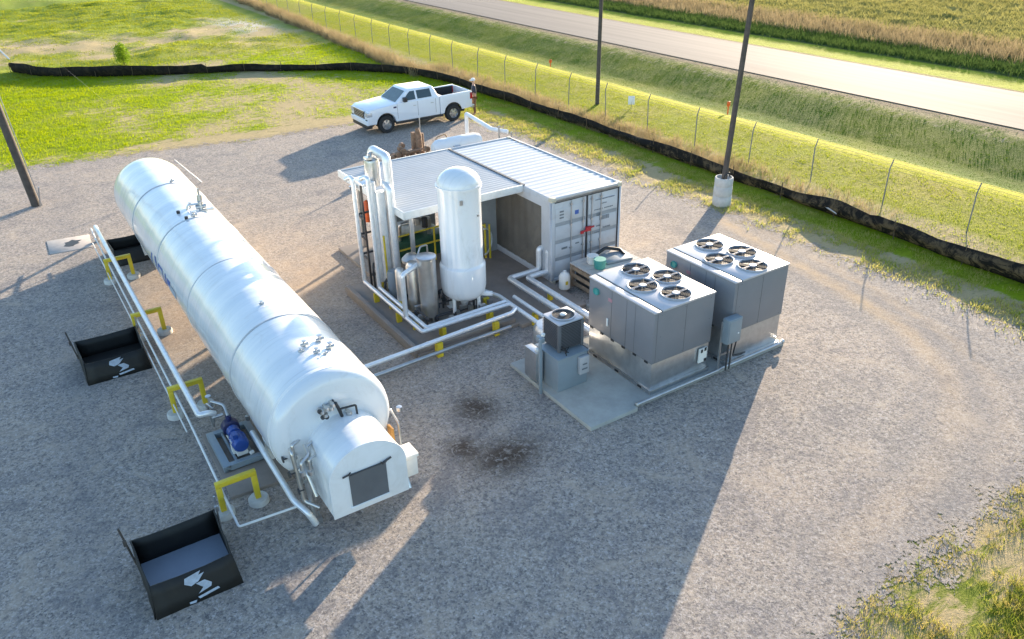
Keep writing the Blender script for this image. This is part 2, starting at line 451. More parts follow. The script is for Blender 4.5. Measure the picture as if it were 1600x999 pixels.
scene.render.engine = 'CYCLES'

# ------------------------------------------------------------------ terrain
GP = [(-30,42),(-8,40),(-.45,39.06),(3.16,38.5),(5.8,38.2),(9.85,37.3),(13.5,37.3),(17,37.2),(19.8,34.5),(20.2,28.7),(20.1,23.8),
      (20.3,19),(20.4,16.3),(20.2,13.6),(20.5,10.8),(20.2,7.9),(19.4,6.0),(17,4.9),(14.3,4.7),(12,4.6),(10.6,4.5),(9,4.5),(8,4.2),(7,3),(5,1),(3,-3),(-30,-3)]
def sdist(x, y):
    d = 1e9; ins = False; n = len(GP)
    for i in range(n):
        ax, ay = GP[i]; bx, by = GP[(i+1) % n]
        ex, ey = bx-ax, by-ay; t = max(0, min(1, ((x-ax)*ex+(y-ay)*ey)/(ex*ex+ey*ey)))
        d = min(d, math.hypot(x-ax-ex*t, y-ay-ey*t))
        if (ay > y) != (by > y) and x < (bx-ax)*(y-ay)/(by-ay)+ax: ins = not ins
    return d if ins else -d

def lerp(a, b, t): return a+(b-a)*max(0, min(1, t))
PROF = [(-1e4,0),(23.5,0),(27.8,.26),(28.9,.28),(30.15,.04),(31.2,-.4),(32.6,-.78),(33.8,-.8),(37.2,-.12),(38.2,0),(45.5,0),(47.8,-.02),(49.5,.12),(55,.3),(1e4,.3)]
def tz(x, y):
    for (a, za), (b, zb) in zip(PROF, PROF[1:]):
        if a <= x < b: z = lerp(za, zb, (x-a)/(b-a)); break
    if x > 23.5 and not (37.8 < x < 45.9): z += .03*fbm(x, y, .25)*min(1, (x-23.5)/3)
    if y > 58 and x < 21.5: z += (.35*max(0, fbm(x, y, .14))+.14*fbm(x, y, .5))*min(1, (y-58)/6)*min(1, (21.5-x)/3)
    z += -.03 if sdist_cache(x, y) > 3.2 else 0
    return z
_c = {}
def sdist_cache(x, y):
    if not (-30 < x < 22 and -4 < y < 43): return -9
    k = (round(x*2), round(y*2))
    if k not in _c: _c[k] = sdist(k[0]/2, k[1]/2)
    return _c[k]

def mix3(a, b, t):
    t = max(0, min(1, t)); return tuple(p+(q-p)*t for p, q in zip(a, b))
LUSH = (.22, .3, .004); DRYC = (.42, .34, .17); MOWN = (.26, .28, .012); DITCH = (.075, .14, .002); FIELD = (.15, .17, .03); SOIL = (.46, .36, .25)
def tint(x, y):
    n1 = fbm(x, y, .3); n2 = fbm(x+40, y, .08); n3 = fbm(x, y+90, 1.1)
    if x < 23.4:
        s = sdist_cache(x, y)
        c = mix3(LUSH, (.26, .3, .02), .5+n1)
        if y < 60:
            dr = .75*math.exp(-((x-13)/6)**2)+(.8 if s > -1.6 else 0) + (.35 if x > 18 and y < 40 else 0)
            if y < 8 and x < 19: c = mix3((.16, .2, .02), (.36, .28, .1), .45+n1*1.3+n3*.4)
        else:
            c = mix3((.22, .28, .02), (.36, .34, .07), .2+n2*1.2+n1*.7)
            k = math.exp(-((y-73-n2*4)/3.2)**2)*math.exp(-((x-3)/8)**2)
            c = mix3(c, SOIL, k*1.2+n1*1.2*k)
            k = math.exp(-((y-73)/4.5)**2-((x-20)/1.9)**2)
            c = mix3(c, (.62, .57, .5), k*1.8+n1*k*1.5)
            k = math.exp(-((y-64)/5)**2)*math.exp(-((x-17)/6)**2); c = mix3(c, (.42, .35, .15), k*.5+n1*k)
            if y > 80: c = mix3(c, (.17, .24, .02), .5+n2)
        return c
    if x < 25: return mix3(DRYC, MOWN, (x-23.4)/1.6-.2+n1)
    if x < 31.2: return mix3(MOWN, (.3, .27, .04), .3+n1*.8+n3*.3) if x < 28.4 else (.36, .36, .008)  # crest strip tinted brighter to stand for its sunlit slope
    if x < 38: return mix3(DITCH, (.15, .19, .004), .3+n1*1.4+n3*.5+(.35 if x > 36.6 else 0)) if x < 37.4 else mix3(DRYC, DITCH, .5+n3)
    if x < 46: return (.22, .17, .12)
    if x < 48.6: return mix3((.34, .38, .02), MOWN, n1)
    return (.06, .09, .03)

def dryness(x, y):
    n1 = fbm(x, y, .3)
    if x < 23.4 and y < 60:
        s = sdist_cache(x, y)
        d = .62*math.exp(-((x-13)/7)**2)*(1 if y > 37 else 0)+(.45 if s > -1.5 else 0)+(.5 if x > 15 and y < 37 else 0)
        if y < 8 and x < 19: d = .72 if s > -1.4 else .5
        if x > 21.6 and y < 40: d -= .35
        return max(0, min(1, .12+d+n1*.4))
    if x < 23.4: return max(0, min(1, .2+.45*math.exp(-((y-71)/4.5)**2)+n1*.7-(.3 if y > 80 else 0)))
    if x < 25: return .75-(x-23.4)*.25
    if x < 31: return .22+n1*.2
    if x < 36.5: return .1
    if x < 38.4: return .5
    return .3
def grid(name, xs, ys, zf, mat, attrs=None, colf=None):
    nx, ny = len(xs), len(ys)
    vs = [(x, y, zf(x, y)) for y in ys for x in xs]
    fs = [(j*nx+i, j*nx+i+1, (j+1)*nx+i+1, (j+1)*nx+i) for j in range(ny-1) for i in range(nx-1)]
    me = bpy.data.meshes.new(name); me.from_pydata(vs, [], fs); me.materials.append(M[mat])
    me.polygons.foreach_set('use_smooth', [True]*len(fs))
    if attrs:
        for k, f in attrs.items():
            a = me.attributes.new(k, 'FLOAT', 'POINT'); a.data.foreach_set('value', [f(v[0], v[1]) for v in vs])
    if colf:
        a = me.attributes.new('tint', 'FLOAT_COLOR', 'POINT'); fl = []
        for v in vs: fl += [*colf(v[0], v[1]), 1.]
        a.data.foreach_set('color', fl)
    o = bpy.data.objects.new(name, me); COL.objects.link(o); return o

def fr(a, b, st):
    n = int(round((b-a)/st)); return [a+(b-a)*i/n for i in range(n+1)]
xs = [-1500, -600, -250, -120, -60, -40, -25]+fr(-14, 60, .4)+[64, 70, 80, 100, 140, 220, 400, 800, 1500]
ys = [-300, -100, -50, -30, -15]+fr(-6, 100, .5)+[104, 110, 120, 140, 170, 220, 300, 450, 800, 1500]
g = grid('ground', xs, ys, tz, 'turf', colf=tint, attrs={'dry': dryness}); g['kind'] = 'structure'

TR = [[(19.6,17.5),(18.95,14.2),(18.5,12.0),(17.9,9.6),(16.9,7.9),(15.3,6.6),(13.,5.8),(10,5.6)], [(20.1,17),(19.6,13.6),(19.25,11.6),(18.5,8.9),(17.5,7.2),(15.9,5.9),(13,5.0)]]
def pd(x, y, P):
    d = 9e9
    for (ax, ay), (bx, by) in zip(P, P[1:]):
        ex, ey = bx-ax, by-ay; t = max(0, min(1, ((x-ax)*ex+(y-ay)*ey)/(ex*ex+ey*ey))); d = min(d, math.hypot(x-ax-ex*t, y-ay-ey*t))
    return d
def ftrack(x, y):
    if x < 9 or y > 20: return 0.
    return max(math.exp(-(pd(x, y, TR[0])/.26)**2)*min(1, max(.25, (y-5)/6)), .6*math.exp(-(pd(x, y, TR[1])/.2)**2)*min(1, max(.2, (y-5)/6)))
def frut(x, y):
    if x < 9: return .5*math.exp(-((x+2.0-.1*y)/.5)**2)
    return math.exp(-((min(pd(x, y, TR[0]), 9)-.62)/.22)**2)*.8 + .5*math.exp(-((pd(x, y, TR[1])-.5)/.2)**2)
def fwarm(x, y):
    a = math.exp(-((x-5.4)/2.6)**2)*math.exp(-((y-21)/6)**2)*.55
    b = math.exp(-((x-17.2)/1.6)**2)*math.exp(-((y-17)/3.5)**2)*.3
    c = .35*math.exp(-((x-2.3)/.6)**2)*math.exp(-((y-21)/4)**2)
    return max(0, min(1, (a+b+c)*(1+.8*fbm(x, y, .5))))
STN = [(7.1,12.75,.42,.5),(6.75,10.95,.75,.5),(6.15,11.7,.3,.3)]
def fstain(x, y): return min(1, sum(math.exp(-((x-a)/c)**2-((y-b)/d)**2) for a, b, c, d in STN)*1.2)
g = grid('gravel_yard', fr(-14, 22.4, .26), fr(-5, 43, .3), lambda x, y: .006+.004*(fbm(x, y, .8)+1)*.5, 'gravel', attrs={'edge': lambda x, y: sdist(x, y), 'track': ftrack, 'warm': fwarm, 'rut': frut, 'stain': fstain})
g['kind'] = 'structure'
# road with worn shoulder sheets
ry = fr(-60, 300, 6)
g = grid('road', [38.45, 40, 41.9, 43.6, 45.35], ry, lambda x, y: .03+.03*(1-abs(x-41.9)/3.45), 'road'); g['kind'] = 'structure'

# ------------------------------------------------------------------ blades
def blades(name, n, region, zf, hgt, wid, mat, lean=.5, clump=None, accept=None, extra=None):
    vs, fs = [], []
    tries = 0
    while len(fs) < n and tries < n*12:
        tries += 1
        x = random.uniform(region[0], region[1]); y = random.uniform(region[2], region[3])
        if accept and not accept(x, y): continue
        k = clump or 1
        for _ in range(k):
            if clump: px, py = x+random.gauss(0, wid*3), y+random.gauss(0, wid*3)
            else: px, py = x, y
            z = zf(px, py)
            h = hgt*random.uniform(.5, 1.3); a = random.uniform(0, 2*PI); w_ = wid*random.uniform(.5, 1.)
            dx, dy = math.cos(a)*w_/2, math.sin(a)*w_/2
            lx, ly = random.gauss(0, lean*h), random.gauss(0, lean*h)
            o = len(vs)
            vs += [(px-dx, py-dy, z-.02), (px+dx, py+dy, z-.02), (px+lx, py+ly, z+h)]
            fs.append((o, o+1, o+2))
    me = bpy.data.meshes.new(name); me.from_pydata(vs, [], fs); me.materials.append(M[mat])
    o = bpy.data.objects.new(name, me); COL.objects.link(o)
    return o
def st(o, label, cat): tag(o, label, cat, kind='stuff'); return o
off = lambda x, y: sdist_cache(x, y) < -.1 + random.gauss(0, .35) and x < 22.8
lawn_ok = lambda x, y: off(x, y) and random.random() > dryness(x, y)*1.15-.1
st(blades('lawn_grass', 90000, (-4, 22.8, 37, 60), tz, .09, .035, 'lawn', clump=5, accept=lawn_ok), 'bright green lawn grass between the gravel and the black silt fence', 'grass')
st(blades('edge_grass', 46000, (6, 22.6, -2, 37), tz, .10, .03, 'mixgrass', clump=6, accept=lambda x, y: off(x, y) and x > 18.5 and fbm(x, y, .9) > -.25), 'patchy green and straw grass fringing the gravel yard', 'grass')
st(blades('corner_weeds', 60000, (6, 20, .5, 6.6), tz, .10, .02, 'cornerg', clump=9, lean=.8, accept=lambda x, y: sdist_cache(x, y) < .3-abs(random.gauss(0, 1.2)) and fbm(x, y, .9)+.5*fbm(x, y, 3.) > random.uniform(-.5, .3)), 'straggly green weeds in the near right corner beside the gravel', 'weeds')
st(blades('mown_grass', 52000, (23.5, 28.6, 5, 75), tz, .045, .035, 'mown', clump=5), 'mown yellow green grass beyond the silt fence', 'grass')
st(blades('ditch_grass', 26000, (31.0, 38.0, 8, 80), tz, .03, .06, 'ditch', clump=4, lean=1.), 'darker green grass in the ditch beside the road', 'grass')
st(blades('dry_grass', 26000, (23.1, 25.2, 14, 47), tz, .34, .018, 'dry', clump=5, lean=.3, accept=lambda x, y: random.random() < (25.2-x)/2.*(.22+.22*fbm(x, y, 1.2)) and (y > 20 or random.random() < .25)), 'tall straw coloured grass along the back of the silt fence', 'dry grass')
st(blades('field_grass', 60000, (-6, 22, 58, 100), tz, .10, .06, 'fieldg', clump=5, accept=lambda x, y: random.random() > dryness(x, y)*1.2 and (x > 3+(y-60)*.0 or y < 63 or y > 66)), 'uneven olive green grass in the field beyond the silt fence', 'grass')
st(blades('dry_grass', 24000, (21.5, 26, 45, 98), tz, .6, .03, 'dry', clump=8, lean=.3, accept=lambda x, y: abs(x-(22.6+(y-46)*.055)-.0) < .55+.3*fbm(x, y, .4)), 'tall straw coloured grass bank running away past the silt fence corner', 'dry grass')
st(blades('roadside_weeds', 60000, (48.9, 52.3, 5, 90), tz, .3, .07, 'darkgreen', clump=8, lean=.5), 'dark green weeds along the far side of the road', 'weeds')
st(blades('roadside_seedheads', 36000, (51.2, 56.6, 5, 90), tz, .62, .06, 'dry', clump=8, lean=.4), 'tan seeding grass between the dark weeds and the crop field', 'dry grass')
cz = lambda x, y: .42+.18*fbm(x, y, .9)+.12*fbm(x, y, 3.)+lerp(0, .1, (x-54)/10)
g = grid('crop_field', fr(55.2, 100.2, .45)+[110, 130, 170, 260, 500], fr(-20, 130, .6)+[150, 200, 300, 500], cz, 'crop'); tag(g, 'olive green crop field filling the upper right beyond the road', 'crop field', kind='stuff')
st(blades('crop_plants', 70000, (55.6, 80, 12, 85), cz, .26, .08, 'crop', clump=6, lean=.8), 'standing crop plants in the field beyond the road', 'crops')

# ------------------------------------------------------------------ silt fence
SP = [(1.7,62.8),(3,60.2),(6,57.6),(9.4,55.6),(14.7,53),(19.6,49.3),(22.2,45.7),(22.8,42),(22.9,38),(23.1,30),(23.0,22),(22.9,15),(22.7,9),(22.5,2),(22.3,-6)]
def along(P, step):
    out = []; acc = 0.
    for (ax, ay), (bx, by) in zip(P, P[1:]):
        L = math.hypot(bx-ax, by-ay); d = acc
        while d < L: out.append((ax+(bx-ax)*d/L, ay+(by-ay)*d/L, math.atan2(by-ay, bx-ax))); d += step
        acc = d-L
    return out
sf = thing('silt_fence', (22.9, 22, 0), 'long low black fabric silt fence wrapping the back of the yard', 'silt fence')
A = along(SP, .3); vs, fs, mud = [], [], []
rows = 6
for i, (x, y, a) in enumerate(A):
    nx_, ny_ = math.sin(a), -math.cos(a)
    s = i*.3; hh = .50+(.2 if x < 12 else 0)+(.1 if y < 14 else 0)+.06*math.sin(s*.9)+.1*fbm(s, 0, .25)
    if 12 < y < 19: hh *= 1+.1*math.sin(y*2.1)
    for j in range(rows+1):
        t = j/rows
        off_ = .12*math.sin(t*PI)*(1+fbm(s, t*3, .6)) + .1*fbm(s, t, .35)*(1-t)*1.4 - .16*(1-t)
        vs.append((x-nx_*(-off_), y-ny_*(-off_), hh*t-.02))
        mud.append((1. if y < 26 else .25)*(1-t*.75) if y < 45 else .12)
for i in range(len(A)-1):
    for j in range(rows): o = i*(rows+1)+j; fs.append((o, o+rows+1, o+rows+2, o+1))
me = bpy.data.meshes.new('fabric'); me.from_pydata([(a-22.9, b-22, c) for a, b, c in vs], [], fs); me.materials.append(M['silt'])
me.polygons.foreach_set('use_smooth', [True]*len(fs)); at = me.attributes.new('mud', 'FLOAT', 'POINT'); at.data.foreach_set('value', mud)
fo = bpy.data.objects.new('fabric', me); link(fo, sf)
sm = fo.modifiers.new('solid', 'SOLIDIFY'); sm.thickness = .012
stk = MB(); stk.tube([(0,0,0),(.01,.01,.62)], .016, 6)
s0 = part(stk, 'stake', 'bark', sf, local=True)
for k, (x, y, a) in enumerate(along(SP, 2.3)):
    o = s0 if k == 0 else s0.copy()
    if k: link(o, sf)
    o.location = (x-22.9+.06*math.sin(a), y-22-.06*math.cos(a), 0); o.rotation_euler = (random.gauss(0, .06), random.gauss(0, .06), random.uniform(0, 6))

# ------------------------------------------------------------------ chain fence
cf = thing('chain_link_fence', (24.9, 12, 0), 'tall wire security fence with angled barbed wire arms standing behind the silt fence', 'fence')
pmb = MB(); pmb.tube([(0,0,-.05),(0,0,1.42),(.12,0,1.72)], .02, 8); p0 = part(pmb, 'fence_post', 'fencegrey', cf, local=True)
NP = 28
for k in range(NP):
    o = p0 if k == 0 else p0.copy()
    if k: link(o, cf)
    o.location = (.0, -2.9+3.03*k, 0); o.rotation_euler = (random.gauss(0, .02), random.gauss(0, .015), 0)
wb = MB()
for (dx, z) in ((0, .05), (0, .7), (0, 1.4), (.04, 1.52), (.08, 1.62), (.115, 1.71)):
    wb.tube([(24.9+dx, 8, z), (24.9+dx, 12+3.03*NP-3, z)], .0035, 4)
part(wb, 'fence_wire', 'fencegrey', cf)

# ------------------------------------------------------------------ poles
def pole(x, y, tx, ty, h, r, label, z0=0., mat='polewood'):
    t = thing('utility_pole', (x, y, z0), label, 'pole', 'tall utility poles around the yard')
    m = MB(); m.tube([(x+tx*k/6, y+ty*k/6, z0-.02+h*k/6) for k in range(7)], [r*(1-.25*k/6) for k in range(7)], 12)
    part(m, 'shaft', mat, t); return t
pl = pole(.38, 33.35, -.55, 0, 9, .155, 'thick leaning wooden pole at the left edge of the gravel')
m = MB(); m.tube([(.56, 33.22, 0), (.56-.5, 33.22, 8.8)], .02, 6); m.tube([(.5,33.2,.0),(.62,33.1,.75)], .03, 6); part(m, 'conduit', 'galv', pl)
pole(20.74, 18.65, .62, 0, 9.5, .10, 'dark slender pole rising out of the white drum', .9)
pole(26.03, 32.4, .1, 0, 9, .108, 'dark straight pole standing in dry grass between silt fence and wire fence')
m = MB(); m.lathe([(.31,0),(.325,.03),(.325,.34),(.31,.36),(.32,.38),(.32,.7),(.305,.72),(.315,.74),(.315,1.0),(.3,1.02),(.27,1.02),(.26,.9),(0,.9)], (20.74,18.65,0), seg=28)
d = thing('pole_base_drum', (20.74,18.65,0), 'white concrete drum with the dark slender pole rising out of it', 'drum')
part(m, 'drum_wall', 'footing', d)
m = MB(); m.tube(fillet([(20.55,18.5,1.0),(20.5,18.45,1.15),(20.7,18.4,1.25),(20.85,18.5,1.05)], .05), .025, 8); part(m, 'cable_end', 'black', d)
m = MB(); m.tube([(6.15,32.4,.05),(-.1,33.35,8.2)], .002, 5)
gw = single(m, 'guy_wire', 'fencegrey', 'thin grey guy wire slanting from the gravel beside the tank end to the left pole', 'wire')
m = MB(); m.tube([(6.15,32.4,.02),(5.36,32.52,1.04)], .022, 8); single(m, 'guy_guard', 'white_trim', 'white plastic guard on the guy wire beyond the tank end', 'guy guard')

# ------------------------------------------------------------------ storage tank
XC, ZC, RT = 3.60, 1.58, 1.135
T = thing('storage_tank', (XC, 19.5, 0), 'long white horizontal cylindrical tank with a box cabin on its near end', 'tank')
m = MB(); Y0, Y1 = 11.84, 27.25
prof = [(0, -.21), (.4, -.205), (.75, -.19), (.97, -.155), (1.06, -.11), (1.115, -.04), (RT, .06)]
prof = [(r, Y0+h) for r, h in prof]
n = 60
for i in range(1, n): prof.append((RT*(1+.003*math.sin(i*1.7)+.002*math.sin(i*.63)), Y0+(Y1-Y0)*i/n))
for k in range(0, 9): a = k/8*PI/2; prof.append((RT*math.cos(a), Y1+.72*math.sin(a)))
prof[-1] = (0, Y1+.72)
m.lathe(prof, (XC, 0, ZC), 'Y', 72)
shell = part(m, 'shell', 'tank', T)
m = MB()
for y in (14.3, 17.7, 20.9, 24.2):
    m = MB(); m.lathe([(RT+.002, y-.03), (RT+.010, y-.02), (RT+.010, y+.02), (RT+.002, y+.03)], (XC, 0, ZC), 'Y', 72, capa=False, capb=False)
    part(m, 'weld_band', 'weldgrey', T)
m = MB(); m.lathe([(RT-.02, 11.88), (RT+.005, 11.9), (RT+.005, 11.97), (RT-.0, 12.0)], (XC, 0, ZC), 'Y', 72, capa=False, capb=False)
part(m, 'head_ring', 'white', T)
for y in (13.6, 25.8):
    m = MB(); pl_ = [(XC-1.0, 0), (XC+1.0, 0)]
    arc = [(XC+(RT+.01)*math.cos(a), ZC+(RT+.01)*math.sin(a)) for a in [R(-38-k*104/12) for k in range(13)]]
    m.prism([(XC-.85, .0), (XC+.85, .0)]+arc, y-.12, y+.12); part(m, 'saddle', 'white_trim', T)
# cabin
def arch(xc, hw, z0, zs, n=14, rr=None): 
    rr = rr or hw
    return [(xc-hw, z0)]+[(xc-hw*math.cos(PI*k/n), zs+rr*math.sin(PI*k/n)) for k in range(n+1)]+[(xc+hw, z0)]
CX, HW = 3.70, .70
m = MB(); A_ = arch(CX, HW, .6, 1.30, 20, .60)
n = len(A_)
vsA = [(a, 10.56, b) for a, b in A_]+[(a, 11.72, b) for a, b in A_]
m.add(vsA, [(i, i+1, i+1+n, i+n) for i in range(n-1)], True); m.add(vsA, [(n-1, 0, n, 2*n-1)])
cab = part(m, 'cabin', 'tank', T)
m = MB(); B_ = arch(CX, HW+.012, .588, 1.30, 20, .612); m.prism(B_, 10.525, 10.56); part(m, 'cabin_front', 'white', T, .006)
m = MB(); m.box(3.34, 4.02, 10.508, 10.527, .73, 1.4); part(m, 'vent_panel', 'midgrey', T)
m = MB(); m.box(3.3, 4.04, 10.495, 10.53, .69, .728); part(m, 'sill', 'white', T, .004)
m = MB(); m.tube([(3.22,10.49,1.42),(3.33,10.49,1.44)], .016, 6); m.tube([(3.33,10.49,1.44),(3.36,10.47,1.49)], .014, 6); m.tube([(3.36,10.5,1.41),(4.03,10.5,1.41)], .014, 6); m.tube([(3.97,10.49,1.42),(4.12,10.49,1.47)], .018, 6); m.tube([(3.92,10.48,1.45),(3.96,10.48,1.40)], .016, 6)
part(m, 'bracket', 'dark', T)
# black pipe frame and valves on the near head
def hy(x, z):
    rr = math.hypot(x-XC, z-ZC); return 11.63+.05*(rr/1.1)**3
m = MB(); F = [(3.98,1.80),(3.97,2.04),(3.68,2.07),(3.70,1.84),(3.98,1.80)]
m.tube(fillet([(a, hy(a, b)-.13, b) for a, b in F], .03), .02, 8); m.tube([(3.60,11.48,2.24),(3.65,11.52,2.1),(3.70,11.52,1.9)], .03, 8)
m.tube([(3.62,11.72,2.2),(3.60,11.52,2.22)], .016, 6); part(m, 'pipe_frame', 'black', T)
def valve(m, p, s=1., r=.03, up=(0,0,1)):
    p = Vector(p); up = Vector(up); side = Vector((1,0,0))
    m.cur = 0; m.tube([p, p+up*.16*s], r*s, 10); m.tube([p+up*.08*s-side*.09*s, p+up*.08*s+side*.09*s], r*1.3*s, 10)
    m.lathe([(.055*s, 0), (.06*s, .015*s), (.0, .02*s)], p+up*.17*s, 'Z', 12)
m = MB()
for (x, z) in ((3.35, 2.13), (3.44, 2.17), (3.40, 2.05), (3.52, 2.14), (3.56,2.2), (3.83, 1.93)):
    y = hy(x, z)-.05; m.tube([(x, y+.1, z), (x, y-.06, z)], .028, 8); m.lathe([(.0,-.04),(.05,-.03),(.05,.03),(0,.04)], (x, y-.08, z), 'Z', 10)
m.tube([(3.33,11.6,2.12),(3.56,11.6,2.17)], .018, 8)
part(m, 'gauge_cluster', 'steel', T)
m = MB()
for (x, z) in ((3.31, 2.16), (3.35, 2.02), (3.42, 2.0)): m.lathe([(0,-.03),(.04,-.02),(.04,.02),(0,.03)], (x, 11.5, z), 'Y', 10)
part(m, 'valve_wheel', 'dark', T)
# piping on the left of the cabin
m = MB(); rnd = random.Random(3)
for k in range(9):
    x = 2.72+rnd.random()*.25; y = 11.1+rnd.random()*.75; z = .5+rnd.random()*1.
    m.tube(fillet([(x, y, z), (x, y, z+.15+.2*rnd.random()), (x+.18, y+.1, z+.25), (x+.2, y+.35, z+.3)], .05), .022+.012*rnd.random(), 8)
    m.lathe([(0,-.05),(.055,-.04),(.055,.04),(0,.05)], (x, y, z), 'Z', 10)
m.tube(fillet([(2.78,11.9,1.5),(2.72,11.55,1.5),(2.75,11.4,.5),(2.95,11.2,.4)], .06), .035, 10)
m.tube(fillet([(2.92,11.75,1.2),(2.86,11.3,1.15),(2.9,11.1,.75)], .06), .04, 10)
part(m, 'side_piping', 'steel', T)
m = MB()
for (x,y,z) in ((2.66,11.3,1.25),(2.7,11.55,1.05),(2.72,11.15,.95),(2.68,11.7,1.3)):
    m.tube([(x,y,z),(x-.1,y-.03,z+.03)], .012, 6); m.lathe([(0,-.012),(.06,-.01),(.06,.01),(0,.012)], (x-.1,y-.03,z+.03), 'X', 12)
part(m, 'valve_wheel', 'dark', T)
m = MB()
m.tube(fillet([(2.62,14.1,.42),(2.62,11.6,.42),(2.75,11.3,.3),(2.85,11.25,.02)], .1), .06, 12); part(m, 'drain_pipe', 'lag', T)
m = MB(); m.box(2.78,2.98,11.25,11.45,0,.12); m.tube([(2.88,11.35,.1),(2.86,11.4,.9)], .05, 10); part(m, 'pipe_stanchion', 'galv', T)
# right of cabin
M['ochre'] = simple('ochre_paint', (.42, .2, .04), .5, dirt=(.2,.1,.03), dirt_amt=.5)
m = MB(); m.box(4.60, 4.66, 11.55, 11.75, .85, 1.2); part(m, 'orange_bracket', 'ochre', T, .01)
m = MB(); m.box(4.50, 4.86, 10.98, 11.38, .84, .92); m.box(4.53, 4.84, 11.02, 11.34, .42, .84); part(m, 'control_box', 'plastic', T, .015)
m = MB(); m.tube(fillet([(4.6,11.5,.3),(4.72,11.4,.3),(4.72,11.2,0)], .05), .03, 8); m.lathe([(0,-.05),(.06,-.04),(.06,.04),(0,.05)], (4.95,11.9,1.35), 'Z', 10); m.tube(fillet([(4.72,12.05,1.25),(4.8,12.0,1.35),(4.86,11.8,1.1),(4.8,11.6,.4)], .05), .02, 8); part(m, 'side_valve', 'galv', T)
# valves on the crown
def crown(x, y, h=0.): return (x, y, ZC+math.sqrt(max(0, RT**2-(x-XC)**2))+h)
for i, (x, y, s, mt_) in enumerate(((3.93,21.5,1.5,'galv'),(3.72,21.75,.9,'steel'),(3.62,20.95,.9,'steel'),(3.8,24.3,.7,'galv'),(3.5,15.0,.55,'galv'),(3.95,12.95,.9,'galv'),(4.02,12.62,.9,'galv'),(3.62,12.85,.8,'steel'),(3.5,12.7,.6,'steel'),(3.72,12.5,.7,'galv'),(3.85,12.4,.5,'galv'))):
    m = MB(); p = crown(x, y, -.02); valve(m, p, s)
    if i == 0:
        m.tube([p, (p[0]+.02, p[1]+.05, p[2]+.42)], .07, 12); m.tube([(p[0]+.02,p[1]+.05,p[2]+.42),(p[0]+.03,p[1]+.06,p[2]+.6)], .025, 8)
        m.tube(fillet([(p[0],p[1],p[2]+.2),(p[0]-.3,p[1]+.1,p[2]+.2),(p[0]-.35,p[1]+.1,p[2]+.02)], .05), .03, 8); m.box(p[0]-.05, p[0]+.3, p[1]-.12, p[1]+.0, p[2]+.0, p[2]+.05)
    part(m, 'crown_valve', mt_, T)
m = MB()
for (x, y) in ((3.35, 21.55), (3.42, 20.95)): m.tube([crown(x, y, .0), crown(x, y, .07)], .045, 10)
part(m, 'crown_cap', 'black', T)
# partly hidden lettering low on the left flank (on the shell surface)
def flank(th, y, e=.006): return (XC+(RT+e)*math.cos(th), y, ZC+(RT+e)*math.sin(th))
def decal(mb, y0, y1, t0, t1, sk=0.):
    k = 4
    a = [flank(R(t0+(t1-t0)*i/k), y0+sk*i/k) for i in range(k+1)]; b = [flank(R(t0+(t1-t0)*i/k), y1+sk*i/k) for i in range(k+1)]
    mb.add(a+b, [(i, i+1, i+k+2, i+k+1) for i in range(k)])
m = MB()
for (y0, y1, t0, t1, sk) in ((21.5,21.62,170,190,.3),(21.1,21.25,168,192,-.2),(20.75,20.85,172,195,.25),(20.3,20.75,170,174,0),(20.3,20.4,170,192,0),(19.9,20.02,170,192,.2),(19.45,19.8,172,182,.1)): decal(m, y0, y1, t0, t1, sk)
part(m, 'lettering', 'blueink', T)
m = MB(); decal(m, 18.9, 19.6, 176, 188, .15); part(m, 'emblem', 'stripe', T)

# ------------------------------------------------------------------ insulated pipe on the left with supports
PT = thing('insulated_pipe', (1.75, 21, 0), 'long silver clad pipe beside the tank ending at the blue pump', 'pipe')
m = MB(); m.tube(fillet([(1.72,28.2,.05),(1.72,27.4,.80),(1.80,14.75,.80),(2.0,14.72,.80),(2.1,14.75,.72)], .06), .062, 14); bands(m, (1.72,27.3,.80), (1.80,14.9,.80), .062, 1.1); part(m, 'cladding', 'lag', PT)
m = MB(); m.tube([(1.72,28.2,0),(1.72,28.2,.1)], .09, 12); part(m, 'flange', 'galv', PT)
CT = thing('conduit_run', (1.6, 19, 0), 'thin grey conduit running beside the silver clad pipe and turning at the near basin', 'conduit')
m = MB(); m.tube(fillet([(1.62,28,.55),(1.60,27,.6),(1.62,15,.6),(1.60,11.55,.38),(2.65,11.5,.36)], .05), .022, 8)
m.tube([(1.50,27.2,.35),(1.53,21,.35),(1.53,15,.35)], .016, 6); part(m, 'conduit_pipe', 'white_trim', CT)
gpy = [(24.5, 'furthest yellow goal post shaped support under the clad pipe beside the far tank end'), (20.35, 'yellow goal post shaped pipe support beside the far black basin'),
       (16.25, 'yellow goal post shaped pipe support just beyond the blue pump'), (12.45, 'nearest yellow goal post shaped pipe support beside the near black basin')]
gp = None
def goalpost(x, y, label):
    t = thing('pipe_support', (x, y, 0), label, 'pipe support', 'yellow pipe supports along the tank')
    m = MB(); m.box(-.37,.37,-.05,.05,.66,.76); part(m, 'beam', 'yellow', t, .008, local=True)
    for sx in (-1, 1):
        m = MB(); m.box(sx*.32-.05, sx*.32+.05, -.05, .05, .1, .66); part(m, 'leg', 'yellow', t, .006, local=True)
        m = MB(); m.lathe([(.19,-.02),(.19,.1),(.17,.13),(0,.13)], (sx*.32, 0, 0), seg=24); part(m, 'footing', 'footing', t, local=True)
    return t
for i, (y, lab) in enumerate(gpy):
    if i == 0: gp = goalpost(1.86, y, lab); o = gp
    else: o = copy_tree(gp); o.location = (1.86, y, 0)
    o['label'] = lab
